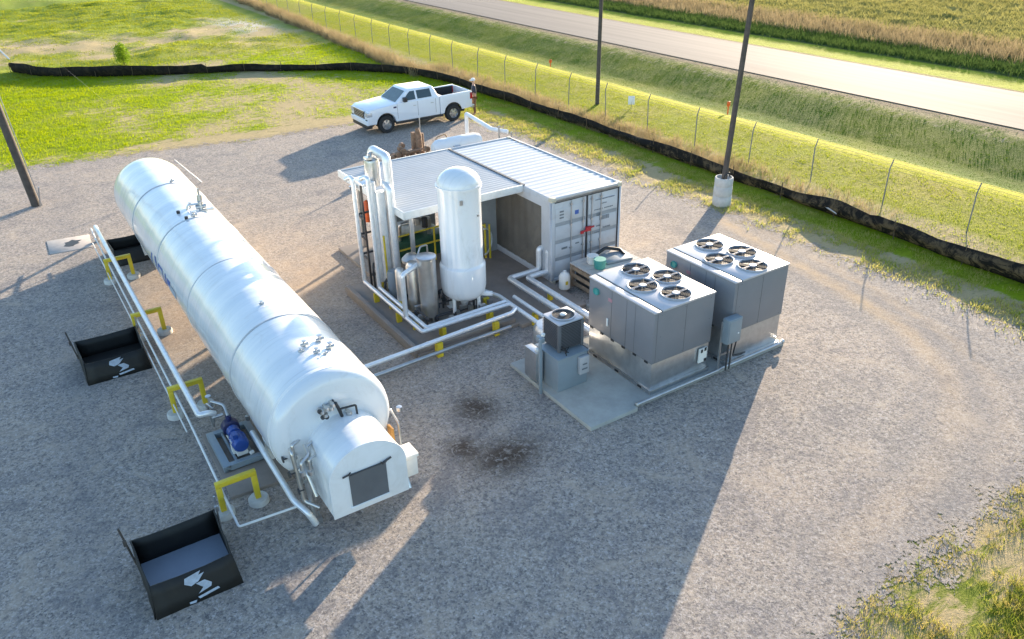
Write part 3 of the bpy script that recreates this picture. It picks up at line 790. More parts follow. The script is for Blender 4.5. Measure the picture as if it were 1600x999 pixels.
# pump skid on slab
m = MB(); m.prism([(1.76,12.8),(2.95,12.72),(2.92,15.1),(1.80,15.15)], -.02, .07, 'XY')
single(m, 'pump_slab', 'pad_warm', 'dusty concrete slab under the blue pump beside the tank', 'slab', bevel=.01)
PU = thing('pump_skid', (2.3, 14.1, .07), 'blue electric pump on a grey steel skid frame beside the tank', 'pump')
m = MB(); 
m.box(1.86,2.0,13.55,14.9,.1,.22); m.box(2.62,2.76,13.55,14.9,.1,.22); m.box(2.0,2.62,13.55,13.67,.1,.22); m.box(2.0,2.62,14.78,14.9,.1,.22); m.box(2.12,2.17,13.67,14.78,.14,.2); m.box(2.45,2.5,13.67,14.78,.14,.2)
for x in (1.9, 2.7):
    for y in (13.62, 14.8): m.box(x-.04, x+.04, y-.04, y+.04, .07, .1)
part(m, 'skid_frame', 'boxgrey', PU, .005)
m = MB(); m.lathe([(0,13.72),(.13,13.74),(.155,13.78),(.155,14.02),(.17,14.03),(.17,14.06),(.12,14.1),(.1,14.2)], (2.31,0,.44), 'Y', 24)
for k in range(10):
    a = k*PI/5; m.box(2.31+.155*math.cos(a)-.008, 2.31+.155*math.cos(a)+.008, 13.8, 14.0, .44+.155*math.sin(a)-.012, .44+.155*math.sin(a)+.012)
m.box(2.2,2.3,13.85,14.0,.56,.66); part(m, 'motor', 'blue', PU)
m = MB(); m.lathe([(.08,14.2),(.13,14.22),(.13,14.38),(.09,14.42)], (2.31,0,.44), 'Y', 20); part(m, 'coupling', 'blue', PU)
m = MB(); m.lathe([(.09,14.42),(.17,14.45),(.18,14.6),(.14,14.68),(0,14.7)], (2.31,0,.44), 'Y', 24); m.tube([(2.31,14.55,.44),(2.31,14.55,.7)], .06, 12); part(m, 'pump_body', 'darkblue', PU)
m = MB(); m.box(2.2,2.42,13.78,13.98,.2,.3); m.box(2.2,2.42,14.45,14.6,.2,.3); m.box(2.15,2.2,13.9,14.05,.2,.5); m.tube([(2.43,13.7,.24),(2.5,13.72,.24)], .04, 8); part(m, 'mount', 'white_trim', PU)
m = MB(); m.tube(fillet([(2.31,14.55,.7),(2.31,14.75,.85),(2.12,15.05,.85),(2.1,15.1,.3)], .06), .03, 10); m.tube([(2.02,14.72,.66),(2.25,14.72,.66)], .035, 10); m.tube(fillet([(2.1,15.25,.1),(2.05,15.25,.7),(2.12,14.9,.74)], .05), .028, 8); m.lathe([(0,-.02),(.06,-.01),(.06,.01),(0,.02)], (2.1,15.1,.95), 'Z', 12)
m.lathe([(.0,0),(.05,.02),(.05,.12),(0,.13)], (2.72,14.75,.3), 'Z', 12); part(m, 'pump_piping', 'galv', PU)

# ------------------------------------------------------------------ black containment basins
def basin(x0, x1, y0, y1, h, name_label, lean=.16, floor=True, logo=True):
    t = thing('containment_basin', ((x0+x1)/2, (y0+y1)/2, 0), name_label, 'basin', 'black liner basins beside the tank')
    th = .025
    def wall(a, b, c, d, nm): # a,b bottom ; c,d top
        m = MB(); nrm = (Vector(b)-Vector(a)).cross(Vector(d)-Vector(a)).normalized()*th
        k = 6; P = []
        for j in range(4):
            for i in range(k+1):
                u, v = i/k, j/3
                p = (Vector(a).lerp(Vector(b), u)).lerp(Vector(d).lerp(Vector(c), u), v)
                w_ = .018*fbm(p.x*3+p.z*2, p.y*3+v, 1.4)
                P.append(p+nrm.normalized()*w_ - Vector((0, 0, .025*math.sin(u*PI)*v)))
        fsx = [(j*(k+1)+i, j*(k+1)+i+1, (j+1)*(k+1)+i+1, (j+1)*(k+1)+i) for j in range(3) for i in range(k)]
        m.add(P, fsx); o = part(m, 'liner_wall', 'liner', t)
        s_ = o.modifiers.new('solid', 'SOLIDIFY'); s_.thickness = th; return o
    wall((x0,y0,0),(x1,y0,0),(x1-.05,y0+lean,h),(x0+.05,y0+lean,h),'front')
    wall((x1,y1,0),(x0,y1,0),(x0,y1+.04,h),(x1,y1+.04,h),'back')
    wall((x0,y1,0),(x0,y0,0),(x0+.05,y0+lean,h),(x0,y1+.04,h),'left')
    wall((x1,y0,0),(x1,y1,0),(x1,y1+.04,h),(x1-.05,y0+lean,h),'right')
    m = MB(); m.box(x0+.03, x1-.03, y0+.03, y1-.02, .025, .05); part(m, 'basin_floor', 'floorliner' if floor else 'liner', t)
    for (sx, ex, hh, mm) in ((x0-.03, -.10, h+.28, 'polewood'), (x1+.03, .02, h+.22, 'galv')):
        m = MB(); m.tube([(sx, y1+.06, 0), (sx+ex, y1+.09, hh)], .02, 6); m.box(sx-.03+ex*.7, sx+.03+ex*.7, y1+.03, y1+.07, h*.85, h*1.05); part(m, 'corner_stake', mm, t)
    if logo:
        def pt(u, v, e=.028):   # u 0..1 across, v 0..1 up the front wall
            x = x0+(x1-x0)*(u*(1-.0)); y = y0+lean*v-e-.012; z = h*v
            return (x, y, z)
        m = MB()
        for poly in ([(.44,.86),(.66,.93),(.62,.82),(.70,.84),(.60,.64),(.50,.58),(.42,.70)], [(.56,.60),(.68,.62),(.76,.46),(.74,.36),(.56,.28),(.64,.42)], [(.54,.20),(.82,.27),(.84,.20),(.56,.13)], [(.42,.14),(.52,.13),(.50,.06),(.42,.08)]) if True else ([(.50,.92),(.74,.93),(.70,.84),(.62,.82),(.66,.66),(.60,.58),(.50,.62)], [(.70,.66),(.84,.62),(.88,.38),(.84,.30),(.62,.27),(.60,.34),(.72,.42)], [(.60,.20),(.90,.24),(.98,.18),(.94,.13),(.80,.18),(.58,.14)], [(.44,.16),(.60,.10),(.58,.03),(.46,.06)]):
            P = [pt(.02+a*.85, b) for a, b in poly]; m.add(P, [tuple(range(len(P)))])
        part(m, 'logo', 'stripe', t)
    return t
basin(-.04, 1.34, 10.63, 12.0, .56, 'nearest black liner basin with pale grey floor and a white logo on its front')
b2 = basin(.12, 1.52, 18.72, 20.15, .50, 'middle black liner basin with a dark floor and white logo beside the pipe support', floor=False)
m = MB(); m.tube([(.2,19.1,.07),(.9,19.15,.075)], .012, 6); part(m, 'floor_strip', 'white_trim', b2)
basin(1.9, 3.1, 25.6, 27.0, .42, 'farthest black liner basin, crumpled between the clad pipe and the tank', floor=False, logo=False, lean=.3)
# manhole slab
t = thing('access_slab', (.9, 28.5, 0), 'pale flat concrete slab with a dark hole in the gravel left of the pipe', 'slab')
m = MB(); m.prism([(.26,27.92),(1.5,27.8),(1.58,29.05),(.3,29.22)], -.02, .022, 'XY'); part(m, 'slab_top', 'slab', t, .005)
m = MB(); m.prism([(.72,28.38),(.84,28.26),(.98,28.22),(1.05,28.32),(1.2,28.4),(1.16,28.52),(1.3,28.66),(1.12,28.72),(1.02,28.84),(.9,28.72),(.78,28.7),(.8,28.54)], .015, .026, 'XY'); part(m, 'opening', 'black', t)

# ------------------------------------------------------------------ pads
m = MB(); m.prism([(7.05,15.35),(9.95,15.35),(9.95,15.2),(12.05,15.2),(12.05,22.8),(8.0,22.8),(8.0,20.0),(7.05,20.0)], -.02, .10, 'XY')
single(m, 'equipment_pad', 'pad_warm', 'dusty brown concrete pad under the white vertical vessel and canopy', 'concrete pad', bevel=.012)
m = MB(); m.prism([(8.68,13.8),(8.66,10.66),(9.95,10.66),(9.95,10.78),(14.75,10.78),(14.75,15.15),(12.0,15.15),(12.0,13.8)], -.02, .10, 'XY')
single(m, 'condenser_pad', 'pad', 'pale concrete pad carrying the grey condensers', 'concrete pad', bevel=.012)
# skid kerb beam
m = MB(); m.box(6.98,7.10,15.45,19.7,.0,.26); m.box(7.10,9.9,15.42,15.54,.0,.22)
single(m, 'skid_beam', 'pad_warm', 'low concrete kerb around the vessel skid', 'kerb', bevel=.01)

# ------------------------------------------------------------------ condensers
def condenser(x0, x1, y0, y1, z0, h, split, fans, label, tealy=True):
    t = thing('condenser_unit', (x0, y0, z0), label, 'condenser', 'large grey four fan condenser units')
    W, D = x1-x0, y1-y0
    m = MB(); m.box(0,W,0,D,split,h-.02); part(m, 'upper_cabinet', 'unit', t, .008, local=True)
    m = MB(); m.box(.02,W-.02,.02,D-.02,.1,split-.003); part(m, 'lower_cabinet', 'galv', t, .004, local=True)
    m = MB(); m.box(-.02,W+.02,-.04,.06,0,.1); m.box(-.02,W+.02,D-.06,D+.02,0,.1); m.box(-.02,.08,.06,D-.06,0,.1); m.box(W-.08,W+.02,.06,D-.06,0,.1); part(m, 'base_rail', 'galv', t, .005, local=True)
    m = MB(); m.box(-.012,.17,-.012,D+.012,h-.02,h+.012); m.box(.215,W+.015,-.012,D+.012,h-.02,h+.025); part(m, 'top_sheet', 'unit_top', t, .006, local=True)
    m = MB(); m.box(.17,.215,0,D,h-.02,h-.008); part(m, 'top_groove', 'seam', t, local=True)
    zt = h+.025
    fm = MB(); fm.lathe([(.30,zt-.0),(.315,zt+.0),(.325,zt+.03),(.31,zt+.04),(.295,zt+.03),(.29,zt)], (0,0,0), seg=36, capa=False, capb=False)
    f0 = None
    for (fx, fy) in fans:
        if f0 is None:
            f0 = part(fm, 'fan', 'unit_top', t, local=True)
            q = MB(); q.lathe([(.292,zt+.003),(0,zt+.0031)], (0,0,0), seg=36); part(q, 'fan_well', 'black', f0, local=True)
            q = MB()
            for k in range(4):
                a = k*PI/2+.5; ca, sa = math.cos(a), math.sin(a)
                q.add([(ca*.07-sa*-.02, sa*.07+ca*-.02, zt+.012),(ca*.07-sa*.09, sa*.07+ca*.09, zt+.02),(ca*.28-sa*.10, sa*.28+ca*.10, zt+.022),(ca*.28-sa*-.02, sa*.28+ca*-.02, zt+.012)], [(0,1,2,3)])
            part(q, 'fan_blade', 'rubber', f0, local=True)
            q = MB(); q.lathe([(.085,zt+.005),(.085,zt+.03),(.07,zt+.045),(0,zt+.047)], (0,0,0), seg=20); part(q, 'fan_hub', 'unit_top', f0, local=True)
            q = MB()
            for rr in (.1, .14, .18, .22, .26): q.lathe([(rr-.0025, zt+.036),(rr, zt+.039),(rr+.0025, zt+.036)], (0,0,0), seg=32, capa=False, capb=False)
            for k in range(8):
                a = k*PI/4; q.tube([(math.cos(a)*.08, math.sin(a)*.08, zt+.037),(math.cos(a)*.31, math.sin(a)*.31, zt+.034)], .0035, 4)
            part(q, 'fan_guard', 'dark', f0, local=True)
            q = MB(); q.box(-.29,.29,-.022,.022,zt+.024,zt+.034); part(q, 'motor_bracket', 'unit_top', f0, local=True)
            f0.location = (fx-x0, fy-y0, 0); f0.scale = (1.1, 1.1, 1)
        else:
            f = copy_tree(f0, t); f.location = (fx-x0, fy-y0, 0)
    # seams on the left and front faces
    m = MB()
    for yy in (D*.27, D*.40, D*.63): m.box(-.004,.002,yy,yy+.009,split+.02,h-.05)
    m.box(.09,.098,-.004,.002,split+.02,h-.05); part(m, 'panel_seam', 'seam', t, local=True)
    for k in range(6):
        yy = .12+k*(D-.3)/5; m = MB(); m.box(-.012,.0,yy,yy+.11,split-.03,split+.02); part(m, 'lift_slot', 'black', t, local=True)
    for k in range(3):
        yy = .25+k*.8; m = MB(); m.box(-.028,-.018,yy,yy+.13,.025,.075); part(m, 'lift_slot', 'black', t, local=True)
    m = MB()
    for x_ in (.2, W*.5, W-.12):
        for z_ in (split+.06, (split+h)/2, h-.1): m.box(x_, x_+.014, -.004, .0, z_, z_+.014)
    m.box(W*.52, W*.525, -.003, .001, split+.02, h-.05); part(m, 'screw_row', 'seam', t, local=True)
    m = MB(); m.box(-.006,.0,D-.37,D-.2,h-.33,h-.18); part(m, 'round_sticker', 'teal', t, .05, local=True)
    m = MB(); m.box(-.006,.0,D-.83,D-.7,h-.33,h-.25); part(m, 'warning_sticker', 'pink', t, local=True)
    m = MB(); m.box(-.02,.0,D-.72,D-.67,h-.98,h-.78); part(m, 'handle', 'white', t, .006, local=True)
    return t
condenser(10.5, 12.27, 10.92, 13.15, .1, 2.02, .76, [(11.56,12.77),(11.89,12.07),(11.13,12.04),(11.47,11.33)], 'near left four fan grey condenser beside the small round fan unit')
condenser(12.76, 14.5, 10.80, 13.02, .1, 2.15, .85, [(13.77,12.62),(14.09,11.87),(13.32,11.87),(13.69,11.17)], 'rightmost four fan grey condenser nearest the gravel track')
m = MB(); m.box(11.92,12.16,10.88,10.915,.42,.78); t = thing('nameplate_panel', (12.04,10.9,.42), 'pale data plate low on the front of the left condenser', 'plate')
o = part(m, 'plate', 'plastic', t); m = MB(); m.box(11.96,12.02,10.87,10.885,.68,.76); m.box(12.07,12.13,10.87,10.885,.70,.78); m.box(12.08,12.15,10.87,10.885,.43,.5); part(m, 'plate_mark', 'black', t)
m = MB(); m.tube([(9.98,10.72,.14),(12.4,10.72,.14),(12.55,10.74,.14),(14.6,10.74,.14)], .034, 12); m.tube([(9.98,10.72,.14),(9.98,10.80,.10)], .03, 10); m.lathe([(0,-.04),(.06,-.03),(.06,.03),(0,.04)], (14.62,10.74,.17), 'X', 12)
single(m, 'drain_pipe', 'galv', 'pale pipe lying along the front edge of the condenser pad', 'pipe')
# electrical box
t = thing('electrical_box', (12.6, 10.72, .1), 'grey electrical box on a frame between the two big condensers', 'electrical box')
m = MB(); m.box(12.42,12.84,10.55,10.75,.88,1.50); part(m, 'enclosure', 'boxgrey', t, .015)
m = MB(); m.box(12.44,12.82,10.535,10.551,.90,1.47); part(m, 'box_door', 'boxgrey', t, .008)
m = MB(); m.lathe([(0,-.012),(.02,-.01),(.02,.0)], (12.73,10.535,1.12), 'Y', 10); part(m, 'latch', 'white', t)
m = MB(); m.box(12.40,12.44,10.72,10.76,.1,1.4); m.box(12.80,12.84,10.72,10.76,.1,1.4); m.box(12.44,12.80,10.725,10.755,.5,.56); part(m, 'strut_frame', 'galv', t)
m = MB(); m.tube([(12.55,10.62,.88),(12.55,10.62,.15)], .022, 8); m.tube([(12.66,10.62,.88),(12.66,10.62,.15)], .018, 8); m.tube(fillet([(12.84,10.65,1.1),(12.95,10.7,1.1),(12.95,10.8,.3),(13.2,10.8,.25),(13.4,10.82,.25)], .06), .018, 8); part(m, 'conduit', 'dark', t)
# small unit
t = thing('pump_cabinet', (9.2, 12.5, .1), 'blue grey steel cabinet carrying the small round fan condenser', 'cabinet')
m = MB(); m.box(8.86,9.68,12.12,12.98,.1,.92); part(m, 'cabinet_body', 'boxgrey', t, .012)
m = MB(); m.box(8.845,9.695,12.10,13.0,.92,.95); part(m, 'cabinet_lid', 'boxgrey', t, .006)
m = MB(); m.box(9.70,9.76,12.2,12.62,.5,.92); part(m, 'side_bracket', 'dark', t)
m = MB(); m.box(9.40,9.66,12.02,12.115,.42,.86); part(m, 'switch_box', 'unit_top', t, .01)
m = MB(); m.box(9.47,9.59,12.01,12.022,.66,.69); m.box(9.45,9.6,12.01,12.022,.54,.57); part(m, 'switch_mark', 'ink', t)
m = MB(); m.lathe([(.37,.1),(.38,.14),(.38,.9),(.3,1.02),(0,1.06)], (9.6,13.5,0), seg=28)  # added cylinder, placed only so its shadow cuts the sunlit gravel strip
single(m, 'shade_blocker', 'galv', 'low round shade blocker added behind the small condenser', 'tank')
t2 = thing('junction_box', (8.75, 12.9, .1), 'narrow grey junction box on a strut post beside the small condenser', 'junction box')
m = MB(); m.box(8.62,8.82,12.62,13.08,.2,.95); part(m, 'enclosure', 'galv', t2, .01)
m = MB(); m.box(8.575,8.635,12.40,12.46,.0,1.42); m.box(8.62,8.72,12.42,12.62,1.30,1.42); part(m, 'strut_post', 'boxgrey', t2, .003)
m = MB(); m.lathe([(.05,0),(.06,.05),(0,.09)], (8.72,12.72,.95), seg=12); m.lathe([(.045,0),(.05,.05),(0,.07)], (8.74,12.52,1.42), seg=12); part(m, 'cap', 'plastic', t2)
s = thing('small_condenser', (9.38, 12.66, .95), 'small black sided condenser with one round fan, standing on the steel cabinet', 'condenser')
m = MB(); m.box(9.06,9.72,12.36,12.98,.97,1.62); part(m, 'coil_body', 'dark', s, .05, 3)
m = MB(); 
for k in range(16):
    z = 1.0+k*.038; m.box(9.052,9.728,12.352,12.988,z,z+.010)
part(m, 'louvre', 'midgrey', s, .0)
m = MB(); m.box(9.045,9.115,12.345,12.415,.95,1.62); m.box(9.665,9.735,12.345,12.415,.95,1.62); part(m, 'corner_trim', 'midgrey', s, .01)
m = MB(); m.box(9.04,9.74,12.34,13.0,1.62,1.665); part(m, 'top_pan', 'unit_top', s, .03, 3)
m = MB(); m.lathe([(.27,1.668),(.285,1.69),(.255,1.70),(.25,1.67)], (9.39,12.67,0), seg=32, capa=False, capb=False); part(m, 'fan_ring', 'unit_top', s)
m = MB(); m.lathe([(.255,1.669),(0,1.6691)], (9.39,12.67,0), seg=32); part(m, 'fan_well', 'black', s)
m = MB(); m.lathe([(.07,1.67),(.075,1.70),(.05,1.72),(0,1.722)], (9.39,12.67,0), seg=20); part(m, 'fan_motor', 'plastic', s)
m = MB()
for rr in (.1,.135,.17,.205,.24): m.lathe([(rr-.003,1.70),(rr,1.704),(rr+.003,1.70)], (9.39,12.67,0), seg=32, capa=False, capb=False)
part(m, 'fan_guard', 'dark', s)
m = MB()
for k in range(3): m.tube([(9.08+.12*k,12.33,1.05),(9.25-.05*k,12.25,.955)], .008, 5)
m.tube(fillet([(9.12,12.36,1.1),(9.1,12.2,1.1),(9.12,12.16,.96)], .03), .014, 6); part(m, 'cable', 'rubber', s)

# ------------------------------------------------------------------ shipping container
C = thing('shipping_container', (12.04, 16.82, 0), 'pale grey shipping container with double doors facing the condensers', 'container')
X0, X1, Y0c, Y1c, HZ = 12.04, 14.50, 16.82, 22.75, 2.59
m = MB(); n = 88; P = []
for i in range(n+1):      # corrugated roof, ridges across the width
    y = Y0c+.06+(Y1c-Y0c-.12)*i/n; z = HZ-.018 if (i % 4) in (0, 1) else HZ-.036
    P += [(X0+.06, y, z), (X1-.06, y, z)]
m.add(P, [(2*i, 2*i+1, 2*i+3, 2*i+2) for i in range(n)]); part(m, 'roof', 'controof', C)
m = MB(); m.box(X0,X0+.07,Y0c+.0,Y1c,HZ-.12,HZ); m.box(X1-.07,X1,Y0c,Y1c,HZ-.12,HZ); m.box(X0+.07,X1-.07,Y0c,Y0c+.08,HZ-.12,HZ+.005); m.box(X0+.07,X1-.07,Y1c-.08,Y1c,HZ-.12,HZ)
m.box(X0,X0+.1,Y0c+.0,Y0c+.14,.12,HZ-.12); m.box(X1-.1,X1,Y0c,Y0c+.14,.12,HZ-.12); m.box(X0,X0+.1,Y1c-.14,Y1c,.12,HZ-.12); m.box(X1-.1,X1,Y1c-.14,Y1c,.12,HZ-.12)
m.box(X0,X0+.07,Y0c+.1,Y1c-.1,.1,.26); m.box(X1-.07,X1,Y0c+.1,Y1c-.1,.1,.26); m.box(X0+.07,X1-.07,Y0c+.0,Y0c+.1,.1,.2)
part(m, 'frame', 'cont', C, .01)
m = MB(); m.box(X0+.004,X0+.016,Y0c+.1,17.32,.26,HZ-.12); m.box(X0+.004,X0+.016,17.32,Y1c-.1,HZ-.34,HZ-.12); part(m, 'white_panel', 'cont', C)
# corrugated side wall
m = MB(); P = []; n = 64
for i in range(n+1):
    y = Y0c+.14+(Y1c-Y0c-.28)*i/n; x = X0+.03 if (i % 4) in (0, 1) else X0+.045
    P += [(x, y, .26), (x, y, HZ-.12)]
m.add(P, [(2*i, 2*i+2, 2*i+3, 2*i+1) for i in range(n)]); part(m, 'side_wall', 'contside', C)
m = MB(); P = []
for i in range(n+1):
    y = Y0c+.14+(Y1c-Y0c-.28)*i/n; x = X1-.02 if (i % 4) in (0, 1) else X1-.055
    P += [(x, y, .26), (x, y, HZ-.12)]
m.add(P, [(2*i, 2*i+1, 2*i+3, 2*i+2) for i in range(n)]); part(m, 'side_wall', 'cont', C)
m = MB(); m.box(X0+.1,X1-.1,Y1c-.06,Y1c-.02,.1,HZ-.12); m.box(X0+.08, X1-.08, Y0c+.2, Y1c-.1, .12, .2); part(m, 'end_wall', 'cont', C)
m = MB(); m.box(X0-.003,X0+.012,17.0,17.12,.3,2.4); 
for z in (0.02, HZ-.1):
    for x in (X0-.006, X1-.144): 
        m.box(x, x+.15, Y0c-.008, Y0c+.16, z, z+.112)
m2 = MB()
for z in (0.0, HZ-.108):
    for x in (X0-.006, X1-.144): m2.box(x, x+.15, Y0c-.008, Y0c+.16, z, z+.114)
    for x in (X0-.006, X1-.144): m2.box(x, x+.15, Y1c-.15, Y1c+.008, z, z+.114)
M['cream'] = simple('corner_cream', (.5, .47, .38), .6, var=.15, scale=6)
part(m2, 'corner_casting', 'cream', C, .008)
mid_ = (X0+X1)/2
for (a, b, s) in ((X0+.11, mid_-.02, 0), (mid_+.02, X1-.11, 1)):
    m = MB(); w_ = b-a
    m.box(a, b, Y0c+.02, Y0c+.05, .22, HZ-.14)
    for k in range(4): # horizontal ribs
        z = .3+k*.52; m.box(a+.03, b-.03, Y0c+.008, Y0c+.022, z, z+.40)
    door = part(m, 'door', 'cont', C, .006)
    for k in range(1, 4):
        q = MB(); q.box(a+.03, b-.03, Y0c+.012, Y0c+.021, .3+k*.52-.11, .3+k*.52-.01); part(q, 'door_recess', 'seamgrey', door)
    if s == 0: door['label'] = 'left container door with small blue marks'
    else: door['label'] = 'right container door with rows of lettering'
    for fx in ((.5, .88) if s == 0 else (.12, .42)):
        x = a+w_*fx; q = MB(); q.tube([(x, Y0c-.02, .22), (x, Y0c-.02, HZ-.16)], .014, 8)
        for z in (.3, 1.0, 1.7, 2.3): q.box(x-.035, x+.035, Y0c-.035, Y0c+.012, z, z+.05)
        part(q, 'locking_bar', 'galv', door)
    if s == 1:
        q = MB(); rr_ = random.Random(5)
        for (z, x0_, x1_, hh) in ((2.22,.25,.88,.035),(2.08,.45,.60,.04),(1.93,.22,.50,.035),(1.93,.55,.80,.035),(1.74,.30,.42,.09),(1.60,.40,.72,.13),(1.42,.30,.40,.05),(1.33,.52,.75,.05),(1.24,.25,.40,.035)):
            x = a+w_*x0_
            while x < a+w_*x1_:
                l = rr_.uniform(.02, .05); q.box(x, x+l, Y0c+.003, Y0c+.009, z+rr_.uniform(0, .008), z+hh); x += l+.014
        part(q, 'lettering', 'ink', door)
    else:
        q = MB(); q.box(a+w_*.63, a+w_*.75, Y0c+.003, Y0c+.009, 1.98, 2.1); part(q, 'blue_mark', 'blueink', door)
        q = MB()
        for z in (2.14, 2.05, 1.96): q.box(a+w_*.15, a+w_*.28, Y0c+.003, Y0c+.009, z, z+.045)
        for zz in (1.02, ): q.box(a+w_*.22, a+w_*.4, Y0c+.003, Y0c+.009, zz, zz+.06); q.box(a+w_*.66, a+w_*.78, Y0c+.003, Y0c+.009, zz+.06, zz+.1)
        part(q, 'lettering', 'ink', door)
boxes(C, 'door_gasket', 'black', [(mid_-.02,mid_+.02,Y0c-.004,Y0c+.045,.22,HZ-.14), (X0+.11,X1-.11,Y0c-.006,Y0c+.02,HZ-.145,HZ-.119), (X1-.112,X1-.085,Y0c-.008,Y0c+.02,.2,HZ-.115)])
m = MB(); m.tube([(mid_-.2,Y0c-.05,1.40),(mid_,Y0c-.06,1.47),(mid_+.22,Y0c-.05,1.50)], .025, 8); m.box(mid_-.07,mid_+.09,Y0c-.08,Y0c-.03,1.40,1.54); m.box(mid_-.24,mid_-.14,Y0c-.06,Y0c-.02,1.36,1.44); part(m, 'lock_handle', 'red', C)
# ------------------------------------------------------------------ canopy
K = thing('canopy', (10, 20.4, 0), 'flat pale corrugated metal canopy roof joined to the left of the container', 'canopy')
m = MB(); P = []; n = 112
for i in range(n+1):
    y = 18.25+(22.62-18.25)*i/n; dz = .008 if (i % 4) in (0, 1) else -.006
    P += [(8.30, y, 2.60+dz), (12.03, y, 2.60+dz)]
m.add(P, [(2*i, 2*i+1, 2*i+3, 2*i+2) for i in range(n)]); o = part(m, 'roof_sheet', 'roof', K)
m = MB(); m.box(8.30,12.03,18.20,18.25,2.42,2.625); m.box(8.30,12.03,22.62,22.67,2.42,2.625); m.box(8.25,8.30,18.2,22.67,2.42,2.63); part(m, 'fascia', 'white_trim', K, .006)
m = MB(); m.box(12.03,12.10,18.2,22.6,2.60,2.63); part(m, 'flashing', 'seam', K)
for (x, y) in ((8.55, 18.4), (8.75, 22.4), (10.3, 22.5), (10.3,18.4)):
    if (x, y) == (10.3, 18.4): continue
    m = MB(); m.box(x-.05, x+.05, y-.05, y+.05, .1, 2.57); part(m, 'post', 'galv', K, .004)
for y in (19.6, 21.2):
    m = MB(); m.box(8.0, 12.0, y-.04, y+.04, 2.48, 2.57); part(m, 'rafter', 'galv', K)
m = MB(); m.box(10.95, 12.03, 19.72, 19.76, .1, 2.48); part(m, 'partition', 'partition', K)
m = MB(); m.box(9.6,11.3,22.4,22.44,.1,2.4); part(m, 'partition', 'partition', K)
# railings and equipment under canopy
t = thing('yellow_railing', (9.9, 20.2, .1), 'yellow railing under the canopy behind the vessel', 'railing')
m = MB()
for z in (1.15, .7): m.tube([(8.7,20.1,z),(10.8,20.2,z)], .028, 8)
m.tube([(11.42,19.4,1.2),(11.42,19.4,.1)], .035, 8); m.tube([(11.52,19.3,1.2),(11.52,19.3,.1)], .03, 8); m.tube([(10.8,20.2,1.15),(11.42,19.4,1.15)], .025, 8)
part(m, 'rail', 'yellow', t)
for x in (8.7, 9.4, 10.1, 10.8):
    m = MB(); m.tube([(x, 20.1+(x-8.7)*.048, .1), (x, 20.1+(x-8.7)*.048, 1.15)], .03, 8); part(m, 'rail_post', 'yellow', t)
t = thing('green_compressor', (9.8, 21.0, .1), 'dark green machine behind the yellow railing under the canopy', 'compressor')
m = MB(); m.box(8.9,10.7,20.5,21.6,.1,.75); part(m, 'housing', 'green', t, .04)
m = MB(); m.lathe([(0,9.0),(.2,9.03),(.22,9.1),(.22,10.1),(.16,10.2),(0,10.22)], (0,21.0,1.0), 'X', 20); part(m, 'cylinder_block', 'white_trim', t)
m = MB(); m.tube(fillet([(9.2,20.7,.75),(9.2,20.6,1.3),(10.2,20.6,1.3),(10.2,20.7,.75)], .08), .05, 10); m.lathe([(0,0),(.1,.01),(.1,.2),(0,.22)], (9.75,20.55,1.2), seg=14); part(m, 'machine_piping', 'steel', t)
m = MB(); m.lathe([(0,0),(.09,.01),(.09,.3),(0,.32)], (9.95,20.45,1.1), seg=14); part(m, 'filter', 'black', t)
m = MB(); m.tube([(11.35+.33*math.sin(a), 19.35+.1*math.sin(a), .65-.42*math.cos(a)) for a in [PI*k/12 for k in range(13)]], .03, 8)
single(m, 'hose_loop', 'lag', 'pale hose bent in a loop beside the yellow post right of the vessel', 'hose')
# ------------------------------------------------------------------ vertical vessel
V = thing('vertical_vessel', (9.15, 16.75, .1), 'tall white domed vertical vessel on short legs in front of the canopy', 'vessel')
m = MB(); rv = .545; rb = .60
prof = [(0,.50),(.25,.52),(.45,.60),(.57,.74),(rb,.92),(rb,1.5),(rb-.01,1.52),(rv+.01,1.56),(rv,1.58),(rv,3.62)]
m.lathe(prof, (9.15,16.75,0), seg=56, capb=False); body = part(m, 'vessel_body', 'tank', V)
m = MB(); prof = [(rv+.035,3.60),(rv+.035,3.66)]+[((rv+.01)*math.cos(k*PI/18), 3.66+.40*math.sin(k*PI/18)) for k in range(9)]+[(0,4.06)]
m.lathe(prof, (9.15,16.75,0), seg=56); part(m, 'dome_cap', 'tank', V)
for a in (25, 115, 205, 295):
    m = MB(); x, y = 9.15+.46*math.cos(R(a)), 16.75+.46*math.sin(R(a)); m.tube([(x,y,.1),(x,y,.78)], .05, 10); m.box(x-.09,x+.09,y-.09,y+.09,.1,.115); part(m, 'leg', 'white_trim', V)
m = MB(); m.tube([(9.15,16.75,.52),(9.15,16.75,.25)], [.16,.06], 14); m.tube([(9.5,16.5,.62),(9.75,16.3,.62)], .07, 12); part(m, 'drain_nozzle', 'white', V)
m = MB(); m.box(8.88,8.96,16.22,16.25,3.28,3.4); m.box(9.35,9.39,16.2,16.24,2.9,2.95); part(m, 'data_plate', 'galv', V)

